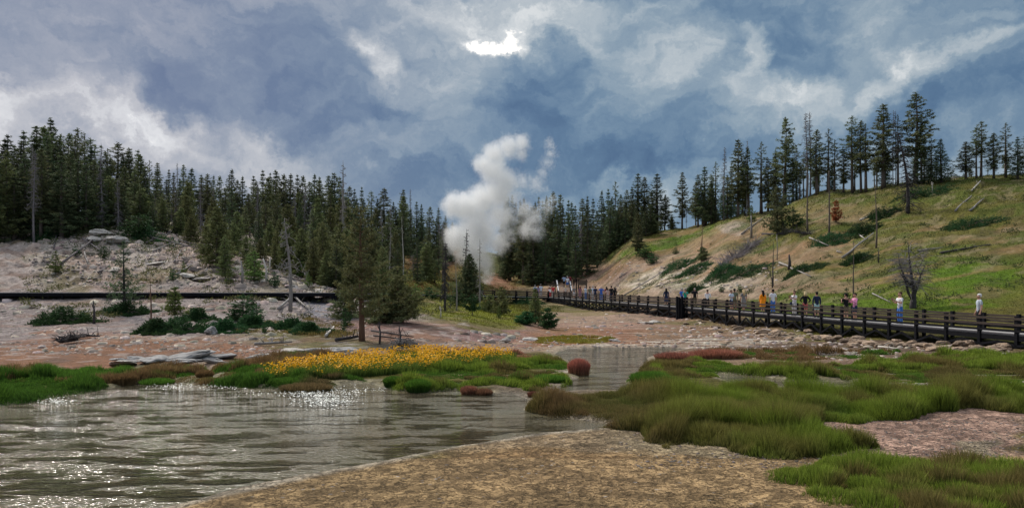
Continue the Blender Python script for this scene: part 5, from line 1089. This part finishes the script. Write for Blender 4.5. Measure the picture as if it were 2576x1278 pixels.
NL = [((940,850,1040,862),.04,M_DARKDEAD,'thin dark pole lying right of the big pine'),((935,838,1040,853),.05,M_DARKDEAD,'long thin dark pole above the other one right of the big pine'),((845,862,905,852),.09,M_DARKDEAD,'dark twisted root at the foot of the big pine'),((640,872,735,866),.07,M_GREY,'grey driftwood stick on the red brown bank'),((1000,868,1060,878),.10,M_GREY,'grey driftwood tangle at the foot of the mauve bank'),((820,850,840,826),.07,M_PALE,'curved bleached branch left of the big pine'),((700,800,730,812),.06,M_GREY,'short grey branch under the curling dead pine'),((210,848,250,852),.07,M_DARKDEAD,'dark twisted root on the left bank'),((765,795,790,780),.05,M_GREY,'pale branch right of the curling dead pine'),((180,858,215,850),.05,M_DARKDEAD,'dark brush root at the left on the bank')]
for l, r, m_, lb in NL: log(*l, r, m_, lb, 'driftwood on the left bank', ymin=24, branches=7)
def stump(px, py, h, mat, label, r=.045):
    p = hit(px, py, 24); mb = MB().tube([(0, 0, -.2), (.03, 0, h * .5), (-.04, 0, h)], [r * 1.5, r, r * .5], 6)
    for _ in range(3): a = rnd.uniform(0, 6.28); mb.tube([(0, 0, h * .6), (math.cos(a) * .15, math.sin(a) * .1, h * .9)], [r * .4, .01], 4)
    o = mb.build('tree_stump', mat, None, True); o.location = p; tag(o, label, 'stump', 'small stumps')
for a_ in [(1006,872,1.0,M_DARKDEAD,'dark upright stump beside the driftwood tangle'),(955,866,1.1,M_DARKDEAD,'thin dark stick upright right of the big pine'),(1108,800,.8,M_PALE,'small bleached stub on the yellow meadow'),(1986,678,1.6,M_DARKDEAD,'dark leaning stub on the sandy hillside',.14),(1890,600,3.2,M_GREY,'grey forked snag next to the orange scar',.12),(1955,655,3.,M_GREY,'thin bare stick standing out of the fallen brush'),(2345,492,1.6,M_PALE,'small pale stub below the crest at the right'),(1693,668,1.2,M_DARKDEAD,'little dark stub left of the upper juniper'),(2210,662,1.4,M_DARKDEAD,'short dark stub on the lower hillside'),(236,815,1.4,M_DARKDEAD,'dark burnt stump behind the left juniper mat',.06)]: stump(*a_)
# brush caught along the big dark fallen trunk
def brush(p1, p2, n, mat, label, spread=1.2):
    a = hit(*p1, 28); b = hit(*p2, 28); mb = MB()
    for _ in range(n):
        p = a.lerp(b, rnd.random()); p.z = gz(p.x, p.y) + .1; d = Vector((rnd.gauss(0, 1), rnd.gauss(0, 1), abs(rnd.gauss(.3, .7)))).normalized() * spread * rnd.uniform(.4, 1.2)
        mb.tube([p - a, p + d * .5 - a + Vector((0, 0, .1)), p + d - a], [.03, .02, .006], 3, False)
    o = mb.build('dead_brush', mat); o.location = a; tag(o, label, 'brush')
brush((1810, 680), (1905, 615), 420, M_DEAD, 'tangle of dry grey branches along the big fallen trunk', 1.9)
brush((1960, 592), (2040, 592), 160, M_DARKDEAD, 'dark dry branches under the dark horizontal log', 1.3)
brush((150, 868), (195, 862), 120, M_DARKDEAD, 'dark dry shrub on the left bank near the frame edge', .6)
brush((1080, 655), (1130, 670), 200, M_DEAD, 'grey dry brush on the brown slope left of the steam', 1.4)
brush((990, 872), (1050, 876), 60, M_GREY, 'pale twig heap among the driftwood at the mauve bank', .5)

# ================================================================ steam
def steam():
    k = .0701; Y0 = 125.0
    def W_(zx, zy): return ((1030.4 + zx * .4032 - CX) / F * Y0, CAMZ + (HY - (300.5 + zy * .4032)) / F * Y0)
    BL = [(490,1000,28,1.),(478,960,42,1),(455,900,70,1),(390,820,100,1),(310,740,98,1),(420,700,120,1),(540,770,85,.8),(600,700,85,.6),(650,640,75,.45),(275,535,78,1),(360,550,95,1),(450,510,100,1),(545,460,100,1),(590,390,90,.95),(520,320,90,.95),(460,280,72,.9),(530,220,80,.9),(610,175,75,.85),(690,150,68,.8),(700,210,55,.7),(640,490,85,.55),(560,600,90,.9),(440,600,80,.9),
          (710,560,90,.60),(770,620,88,.60),(790,700,70,.66),(735,690,70,.66),(860,540,75,.50),(880,160,50,.56),(880,210,50,.56),(860,270,52,.52),(830,330,58,.48),(790,400,90,.46),(700,390,80,.52)]
    x0, z0 = W_(485, 985); loc = Vector((x0, Y0, z0)); B_ = []
    for zx, zy, r, w in BL:
        x, z = W_(zx, zy); B_.append((Vector((x, Y0 + rnd.uniform(-1, 1) * r * .006, z)) - loc, r * .4032 * k * 1.0, w))
    bm = bmesh.new()
    for c, r, w in B_:
        bmesh.ops.create_icosphere(bm, subdivisions=2, radius=r * 1.65, matrix=Matrix.Translation(c))
    me = bpy.data.meshes.new('tmp'); bm.to_mesh(me); bm.free(); o = bpy.data.objects.new('tmp', me); C.objects.link(o)
    md = o.modifiers.new('r', 'REMESH'); md.mode = 'VOXEL'; md.voxel_size = .45
    bpy.context.view_layer.update(); me2 = bpy.data.meshes.new_from_object(o.evaluated_get(bpy.context.evaluated_depsgraph_get())); bpy.data.objects.remove(o)
    o = bpy.data.objects.new('steam', me2); C.objects.link(o); o.location = loc
    m = bpy.data.materials.new('steam'); m.use_nodes = True; t = NT(m.node_tree); t.n.clear()
    co = t.new('ShaderNodeTexCoord').outputs['Object']
    w1 = t.noise(co, .30, 4, .6, col=True); w2 = t.noise(co, .95, 6, .65, col=True)
    p = t.vm('ADD', co, t.vm('SCALE', t.vm('SUBTRACT', w1, (.5, .5, .5)), scale=2.6)); p = t.vm('ADD', p, t.vm('SCALE', t.vm('SUBTRACT', w2, (.5, .5, .5)), scale=2.0))
    acc = None
    for c, r, w in B_:
        g = t.m('MULTIPLY', t.blob(p, tuple(c), (r * 1.6,) * 3, kind='SPHERICAL'), w * 1.7); acc = g if acc is None else t.m('MAXIMUM', acc, g)
    n = t.noise(co, .9, 5, .62)
    n_b = t.noise(co, 2.6, 5, .65)
    dn = t.m('SUBTRACT', acc, t.m('ADD', t.m('MULTIPLY', t.m('SUBTRACT', .78, n), .85), t.m('MULTIPLY', t.m('SUBTRACT', .6, n_b), 1.15)))
    dn = t.m('MULTIPLY', t.m('MAXIMUM', dn, 0), 1.05)
    dn = t.m('POWER', dn, 1.5)
    v = t.new('ShaderNodeVolumePrincipled'); v.inputs['Color'].default_value = (.998, .998, .990, 1); v.inputs['Anisotropy'].default_value = .1
    t.l.new(t.m('MULTIPLY', dn, 1.0), v.inputs['Density'])
    out = t.new('ShaderNodeOutputMaterial'); t.l.new(v.outputs[0], out.inputs['Volume'])
    o.data.materials.clear(); o.data.materials.append(m); tag(o, 'tall billowing column of white steam rising from the hot spring', 'steam', None, 'stuff')
steam()
# ================================================================ people
def flat(name, c, rough=.8):
    if name in MATS: return MATS[name]
    m, t, b = pmat(name, rough, .2); co = t.new('ShaderNodeTexCoord').outputs['Object']
    n = t.noise(co, 9, 4); t.l.new(t.vm('SCALE', t.mix(0.0, c, c), scale=t.m('MULTIPLY_ADD', n, .4, .8)), b.inputs['Base Color']); bump(t, b, n, .3, .02); return m
def skin(verts, edges, radii, name, mat, parent, sub=1, flatten=True):
    me = bpy.data.meshes.new(name); me.from_pydata([tuple(v) for v in verts], edges, []); me.update()
    o = bpy.data.objects.new('tmp', me); C.objects.link(o); o.modifiers.new('s', 'SKIN').use_smooth_shade = True
    for i, r in enumerate(radii):
        r = (r, r) if not isinstance(r, tuple) else r; me.skin_vertices[0].data[i].radius = r; me.skin_vertices[0].data[i].use_root = (i == 0)
    if sub: md = o.modifiers.new('u', 'SUBSURF'); md.levels = sub; md.render_levels = sub
    bpy.context.view_layer.update(); m2 = bpy.data.meshes.new_from_object(o.evaluated_get(bpy.context.evaluated_depsgraph_get())); bpy.data.objects.remove(o)
    n = len(m2.vertices); co = np.empty(n * 3, np.float32); m2.vertices.foreach_get('co', co); co = co.reshape(-1, 3)
    if flatten: k = (np.abs(co[:, 0]) < .24) & (co[:, 2] > .82) & (co[:, 2] < 1.5) & (np.abs(co[:, 1]) < .2); co[k, 1] *= .72; m2.vertices.foreach_set('co', co.ravel()); m2.update()
    m2.materials.clear(); m2.materials.append(mat)
    r = bpy.data.objects.new(name, m2); C.objects.link(r); r.parent = parent; return r
SKINM = flat('skin', (.48, .27, .19), .6); SKIND = flat('dark_skin', (.23, .12, .08), .6)
CL = {'white': (.78, .78, .80), 'blue': (.05, .14, .55), 'lblue': (.38, .50, .68), 'pblue': (.62, .70, .80), 'navy': (.02, .03, .07), 'black': (.012, .012, .014), 'red': (.55, .02, .04), 'dred': (.20, .02, .03), 'mauve': (.26, .13, .18), 'pmauve': (.34, .26, .40), 'teal': (.01, .40, .28), 'olive': (.16, .17, .11),
      'khaki': (.12, .10, .06), 'grey': (.22, .21, .20), 'orange': (.92, .30, .01), 'pink': (.72, .55, .52), 'hpink': (.72, .30, .48), 'jeans': (.06, .17, .48), 'lgrey': (.48, .47, .46), 'coral': (.55, .14, .13), 'mint': (.42, .62, .60), 'ggrey': (.42, .47, .52), 'cream': (.66, .56, .50),
      'hblack': (.012, .010, .010), 'hbrown': (.07, .04, .025), 'blond': (.62, .47, .25), 'hgrey': (.38, .37, .36), 'hred': (.22, .08, .045), 'hwhite': (.70, .68, .66)}
def cm(k): return flat('cloth_' + k if not k.startswith('h') or k in ('hpink',) else 'hair_' + k, CL[k])
def person(loc, face, label, top='white', bottom='jeans', hair='hbrown', cut='short', arms='down', sleeves='short', legs='long', h=1.74, dress=False, tone=0, cap=None, lean=0.0, bag=None, walkp=0.0, detail=True, seat=0):
    e = empty('person', loc, face); tag(e, label, 'person', 'visitors on the boardwalk'); e.scale = (h / 1.75,) * 3
    sk = SKIND if tone else SKINM
    def ln(p): x, y, z = p; q = max(0, z - .95); return (x, y + math.sin(lean) * q, z - (1 - math.cos(lean)) * q)
    V = [(0, 0, .95), (0, .005, 1.10), (0, 0, 1.30), (0, -.01, 1.44), (0, .0, 1.53), (0, .02, 1.60), (0, .02, 1.675), (0, .01, 1.735)]
    R = [.135, .125, .15, .085, .052, .072, .092, .062]; E = [(i, i + 1) for i in range(7)]
    V += [(0, .115, 1.645)]; R += [.013]; E.append((6, 8))                       # nose
    for s in (-1, 1): V.append((s * .098, .01, 1.65)); R.append(.016); E.append((6, len(V) - 1))   # ears
    arm = {'down': [(.20, 0, 1.40), (.25, -.02, 1.13), (.26, .05, .88), (.26, .08, .80)], 'phone': [(.19, .02, 1.40), (.24, .10, 1.15), (.12, .34, 1.30), (.08, .40, 1.36)], 'rail': [(.19, .02, 1.40), (.26, .10, 1.16), (.22, .34, 1.02), (.20, .42, 1.00)], 'hips': [(.20, 0, 1.40), (.36, -.06, 1.18), (.21, .05, 1.02), (.15, .08, 1.00)], 'eyes': [(.20, .02, 1.40), (.30, .14, 1.30), (.14, .24, 1.52), (.09, .20, 1.60)], 'fold': [(.20, 0, 1.40), (.25, .04, 1.15), (.05, .20, 1.16), (-.04, .20, 1.17)]}[arms]
    AI = []
    for s in (-1, 1):
        i0 = len(V); V += [(s * x, y, z) for x, y, z in arm]; R += [.066, .046, .032, .036]; E += [(3, i0), (i0, i0 + 1), (i0 + 1, i0 + 2), (i0 + 2, i0 + 3)]; AI.append(i0)
        if detail:                                        # four fingers and a thumb from the palm
            a_, b_ = Vector(V[i0 + 2]), Vector(V[i0 + 3]); d = (b_ - a_).normalized(); sd_ = Vector((0, 1, 0)) if abs(d.y) < .7 else Vector((1, 0, 0)); sd_ = (sd_ - d * sd_.dot(d)).normalized()
            for q, (o_, l) in enumerate(((-.03, .075), (-.01, .088), (.01, .083), (.03, .065))):
                k = len(V); V += [tuple(b_ + sd_ * o_ + d * .035), tuple(b_ + sd_ * o_ * 1.15 + d * (.035 + l * .6)), tuple(b_ + sd_ * o_ * 1.15 + d * (.035 + l) + Vector((-s * .02, 0, 0)))]; R += [.0105, .009, .007]; E += [(i0 + 3, k), (k, k + 1), (k + 1, k + 2)]
            k = len(V); V += [tuple(b_ - sd_ * .045), tuple(b_ - sd_ * .065 + d * .04)]; R += [.011, .009]; E += [(i0 + 3, k), (k, k + 1)]
    LI = []
    for s in (-1, 1):
        i0 = len(V); w = walkp * s; V += [(s * .09, 0, .86), (s * .10, .02 + w * .5, .50), (s * .10, -.02 + w, .09), (s * .12, .12 + w, .04)]; R += [.092, .060, .040, .036]; E += [(0, i0), (i0, i0 + 1), (i0 + 1, i0 + 2), (i0 + 2, i0 + 3)]; LI.append(i0)
    V = [ln(p) for p in V]; skin(V, E, R, 'body', sk, e)
    # shirt
    tz = 1.0 if not dress else .98; n_ = 2 if sleeves == 'short' else 3
    if sleeves == 'none': n_ = 1
    sv = [ln((0, 0, .84)), ln((0, 0, .95)), V[1], V[2], V[3]]; sr = [.16, .165, .155, .18, .115]; se = [(0, 1), (1, 2), (2, 3), (3, 4)]
    for i0 in AI:
        k = len(sv); P = [Vector(V[i0 + j]) for j in range(4)]; sv.append(V[i0]); sr.append(.085); se.append((4, k))
        if n_ == 2: sv.append(tuple(P[0].lerp(P[1], .75))); sr.append(.066); se.append((k, k + 1))
        if n_ == 3: sv += [V[i0 + 1], tuple(P[1].lerp(P[2], .9))]; sr += [.062, .050]; se += [(k, k + 1), (k + 1, k + 2)]
    skin(sv, se, sr, 'dress' if dress else 'shirt', cm(top), e)
    if dress:
        mb = MB(); zz = {'short': .56, 'mid': .42, 'long': .12}[dress]; n = 14; prof_ = [(1.08, .15), (.95, .18), (.8, .20), (zz + .1, .235), (zz, .25)]
        Vv = [ln((math.cos(6.283 * k / n) * r_ * (1 + .06 * math.sin(k * 2.4 + z)), math.sin(6.283 * k / n) * r_ * .78, z)) for z, r_ in prof_ for k in range(n)]
        mb.add(Vv, [(i * n + k, i * n + (k + 1) % n, (i + 1) * n + (k + 1) % n, (i + 1) * n + k) for i in range(4) for k in range(n)]); mb.build('skirt', cm(top), e, True)
    else:
        tv = [ln((0, 0, 1.06)), (0, 0, .92)]; trr = [.15, .152]; te = [(0, 1)]
        for i0 in LI:
            k = len(tv); tv += [V[i0], V[i0 + 1]]; trr += [.112, .088]; te += [(1, k), (k, k + 1)]
            if legs == 'long': tv.append(tuple(Vector(V[i0 + 2]) + Vector((0, 0, .02)))); trr.append(.066); te.append((k + 1, k + 2))
            else: tv[-1] = tuple(Vector(V[i0 + 1]) + Vector((0, 0, .02))); trr[-1] = .098
        skin(tv, te, trr, 'trousers' if legs == 'long' else 'shorts', cm(bottom), e)
    for i0 in LI:
        f = Vector(V[i0 + 3]); MB().ell((f.x, f.y - .06, .045), (.05, .135, .05)).build('shoe', cm('black' if top in ('navy', 'black') else 'lgrey'), e, True)
    hc = Vector(V[6])
    if cap: MB().ell((hc.x, hc.y - .025, hc.z + .065), (.108, .112, .070)).ell((hc.x, hc.y + .11, hc.z + .06), (.075, .09, .012)).build('cap', cm(cap), e, True)
    if cut != 'bald' or not cap:
        hb = MB()
        if cut in ('short', 'long', 'mid', 'bun'): hb.ell((hc.x, hc.y - .040, hc.z + .060), (.102, .100, .070), 10, 8).ell((hc.x, hc.y - .065, hc.z + .01), (.096, .07, .085), 10, 8)
        if cut == 'bald': hb.ell((hc.x, hc.y - .065, hc.z - .02), (.092, .06, .05), 10, 8)
        if cut in ('long', 'mid'):
            Lh = .36 if cut == 'long' else .17; hb.tube([(hc.x, hc.y - .045, hc.z + .03), (hc.x, hc.y - .085, hc.z - .08), (hc.x, hc.y - .11, hc.z - .2), (hc.x, hc.y - .12, hc.z - Lh)], [.09, .105, .10, .05], 10)
        if cut == 'bun': hb.ell((hc.x, hc.y - .12, hc.z + .06), (.05, .05, .05))
        hb.build('hair', cm(hair), e, True)
    if detail:
        MB().ell((hc.x - .034, hc.y + .085, hc.z - .0), (.011, .009, .008)).build('eye', cm('black'), e); MB().ell((hc.x + .034, hc.y + .085, hc.z), (.011, .009, .008)).build('eye', cm('black'), e)
        MB().ell((hc.x, hc.y + .08, hc.z - .075), (.024, .01, .006)).build('mouth', cm('dred'), e)
    if arms == 'phone':
        c = (Vector(V[AI[0] + 3]) + Vector(V[AI[1] + 3])) / 2; p = empty('phone', Vector(loc)); bpy.data.objects.remove(p)
        Mx = Matrix.Rotation(face, 4, 'Z'); q = Vector(loc) + Mx @ (c + Vector((0, .05, .05))) * (h / 1.75)
        ph = MB().box((0, 0, 0), (.15, .015, .08)).box((0, -.009, 0), (.135, .004, .068)).build('phone', cm('black'), None); ph.location = q; ph.rotation_euler = (0, 0, face); tag(ph, 'dark phone held up by the %s' % ' '.join(label.split()[:6]), 'phone', 'phones in the visitors hands')
    if bag:
        Mx = Matrix.Rotation(face, 4, 'Z'); bo = empty('shoulder_bag', Vector(loc), face)
        MB().box((bag * .22, .02, .88), (.13, .26, .22)).build('pouch', cm('navy'), bo); MB().tube([(bag * .2, .0, .98), (bag * .05, .17, 1.2), (-bag * .12, .08, 1.48), (-bag * .1, -.1, 1.46), (bag * .05, -.17, 1.2), (bag * .2, -.02, .98)], [.018] * 6, 5).build('strap', cm('navy'), bo); tag(bo, 'dark shoulder bag worn by the %s' % ' '.join(label.split()[:6]), 'bag')
    return e
def onwalk(Wk, px, lat, clampL=True):      # the spot on a deck at a bearing, lat metres in from its near edge
    _, a, d, n, L = Wk; o = a + n * lat; u = (px - CX) / F; s = (u * o.y - o.x) / (d.x - u * d.y); return o + d * s
SC = lambda sx_: sx_ / 1.16460
Z1 = lambda x: SC(1540 + x / 5.6); Z2 = lambda x: SC(1980 + x / 5.6); Z3 = lambda x: SC(2420 + x / 5.326)
PI = math.pi
P = [ # walk, bearing, lateral, facing, kwargs  (facing 0 looks away from the camera, PI looks to it)
 (WC,Z1(155),1.0,.3,dict(label='person in a light blue shirt on the footbridge, leftmost of three',top='lblue',bottom='grey',hair='hgrey')),
 (WC,Z1(205),.9,.3,dict(label='person in a mauve shirt between two others on the footbridge',top='pmauve',bottom='pmauve',hair='hred',cut='mid',h=1.66)),
 (WC,Z1(250),1.2,.2,dict(label='tall person with a white cap and pale shirt on the footbridge',top='pblue',bottom='lgrey',cap='white',h=1.9)),
 (WC,Z1(375),1.3,-.9,dict(label='person with a white hat and dark red top leaning on the footbridge rail',top='dred',bottom='lgrey',cap='white',h=1.6,lean=.35)),
 (WC,Z1(405),.7,.6,dict(label='person in a white top bending over the footbridge railing',top='white',bottom='red',hair='hbrown',h=1.5,lean=.6,arms='rail')),
 (WC,Z1(450),.8,.2,dict(label='person in a bright red shirt at the end of the footbridge',top='red',bottom='lgrey',hair='hblack',h=1.74)),
 (WB,Z1(655),1.9,.1,dict(label='person with pale scarf, cream top and black skirt at the foot of the stairs',top='cream',bottom='black',hair='blond',cut='mid',h=1.68)),
 (WB,Z1(795),.6,.3,dict(label='person with a dark top and white shorts right of the stairs',top='grey',bottom='white',hair='hgrey',legs='short',h=1.7)),
 (WB,Z1(892),.9,.5,dict(label='red haired person in a long mauve dress by the railing',top='mauve',hair='hred',cut='mid',dress='mid',h=1.72)),
 (WB,Z1(985),.5,.9,dict(label='person in a pale blue shirt and jeans raising the hands to the face',top='pblue',bottom='jeans',hair='hgrey',arms='eyes',h=1.76,lean=.1)),
 (WB,Z1(1052),.8,.2,dict(label='person in an olive shirt and light shorts between two blue shirts',top='olive',bottom='lgrey',hair='hblack',legs='short',h=1.7)),
 (WB,Z1(1105),1.6,.0,dict(label='person in a white and blue shirt behind the navy shirt',top='pblue',bottom='lgrey',hair='hgrey',h=1.78)),
 (WB,Z1(1142),.7,.1,dict(label='person in a navy tee and shorts at the trestle railing',top='navy',bottom='navy',hair='hblack',legs='short',h=1.74)),
 (WB,Z1(1240),.6,.0,dict(label='bald person in a bright blue shirt and jeans with spread elbows',top='blue',bottom='jeans',hair='hgrey',cut='bald',arms='hips',h=1.78)),
 (WB,Z1(1325),1.5,.3,dict(label='long haired person in a dark red top behind the pale pink one',top='dred',bottom='black',hair='hblack',cut='long',h=1.74)),
 (WB,Z1(1347),.7,-.2,dict(label='person in a pale pink top and light trousers beside the black shirts',top='pink',bottom='cream',hair='hbrown',cut='mid',h=1.58)),
 (WB,Z1(1405),.8,.1,dict(label='tall person all in black, left one of the dark pair',top='black',bottom='navy',hair='hblack',h=1.84)),
 (WB,Z1(1462),.6,.3,dict(label='person in a black hooded jacket, right one of the dark pair',top='black',bottom='black',hair='hblack',cut='mid',sleeves='long',h=1.66)),
 (WB,Z1(2307),.9,-.3,dict(label='person in a dark navy dress with long dark hair alone near the bend',top='navy',hair='hblack',cut='long',dress='mid',sleeves='long',h=1.70)),
 (WA,Z2(100),1.3,.4,dict(label='person in a blue shirt half hidden behind the teal shirt',top='blue',bottom='lgrey',hair='hgrey',h=1.74)),
 (WA,Z2(157),.6,PI-.4,dict(label='person with a cap, teal shirt and blue shorts near the bend',top='teal',bottom='blue',hair='hgrey',cap='grey',legs='short',arms='phone',h=1.74)),
 (WA,Z2(310),1.3,.0,dict(label='bald person in a black shirt and khaki trousers seen from behind',top='black',bottom='khaki',hair='hgrey',cut='bald',h=1.84)),
 (WA,Z2(520),1.7,-.5,dict(label='person in a white top and dark trousers leaning at the far railing',top='white',bottom='black',hair='hbrown',cut='bun',arms='rail',sleeves='long',h=1.66)),
 (WA,Z2(910),.6,PI+.5,dict(label='person in a white printed tee and dark shorts facing the camera',top='pblue',bottom='navy',hair='hbrown',legs='short',arms='fold',h=1.70)),
 (WA,Z2(962),1.4,-.2,dict(label='person in an olive tee with short black hair',top='olive',bottom='khaki',hair='hblack',legs='short',tone=1,h=1.80)),
 (WA,Z2(1112),.9,.2,dict(label='person with very long blonde hair and a grey dress',top='grey',hair='blond',cut='long',dress='mid',h=1.76,walkp=.12)),
 (WA,Z2(1425),.8,.3,dict(label='person in a bright orange short dress with long black hair',top='orange',hair='hblack',cut='long',dress='short',tone=0,sleeves='long',h=1.72)),
 (WA,Z2(1592),1.3,.1,dict(label='person in a plain white tee and dark jeans seen from behind',top='white',bottom='jeans',hair='hblack',h=1.82)),
 (WA,Z2(1945),1.0,PI/2+.4,dict(label='person in a white tee with a crossbody strap looking at a phone',top='white',bottom='lgrey',hair='hbrown',arms='phone',bag=1,h=1.76)),
 (WA,Z2(2122),.9,-.1,dict(label='blonde person in a black hoodie and coral shorts',top='black',bottom='coral',hair='blond',cut='mid',legs='short',sleeves='long',h=1.70,arms='hips')),
 (WA,Z2(2312),.8,.0,dict(label='broad person in a navy jacket and mint shorts',top='navy',bottom='mint',hair='hblack',legs='short',sleeves='long',h=1.72)),
 (WA,Z3(312),1.2,.1,dict(label='person in a black top and hat next to the pink plaid shirt',top='black',bottom='khaki',hair='hblack',cap='black',legs='short',arms='phone',h=1.66)),
 (WA,Z3(452),.9,PI/2+.2,dict(label='person in a pink plaid shirt over white holding up a phone',top='hpink',bottom='navy',hair='hblack',legs='short',arms='phone',sleeves='long',h=1.70)),
 (WA,Z3(1155),.6,PI/2+.1,dict(label='tall person in a white ringer tee and blue jeans holding a phone',top='white',bottom='jeans',hair='hbrown',arms='phone',h=1.84)),
 (WA,Z3(2390),1.7,PI/2-.2,dict(label='white haired person in a grey tee and dark trousers at the right edge',top='ggrey',bottom='black',hair='hwhite',h=1.80)),
]
for Wk, px, lat, face, kw in P:
    p = onwalk(Wk, px, lat); person(p, face, detail=True, **kw)
sx = (1421 - CX) / F * 108
for (px, Y, z, kw, f) in [(1419,110.6,3.62,dict(label='person in a light blue shirt and black shorts high on the stairs',top='lblue',bottom='black',hair='hblack',legs='short',tone=1,arms='hips',h=1.85),.2),
        (1427.5,110.2,3.40,dict(label='person with a white cap and dark straps on the stairs',top='white',bottom='jeans',cap='white',legs='short',h=1.85),PI),(1434,110.9,3.6,dict(label='person in a dark red shirt on the stairs',top='dred',bottom='black',hair='hblack',h=1.72),.1)]:
    X = (px - CX) / F * Y; n_st = min(9, max(0, round((Y - 107.6) / .38))); person(Vector((X, 107.6 + .38 * n_st, 2.2 + .17 * (n_st + 1))), f, **kw)
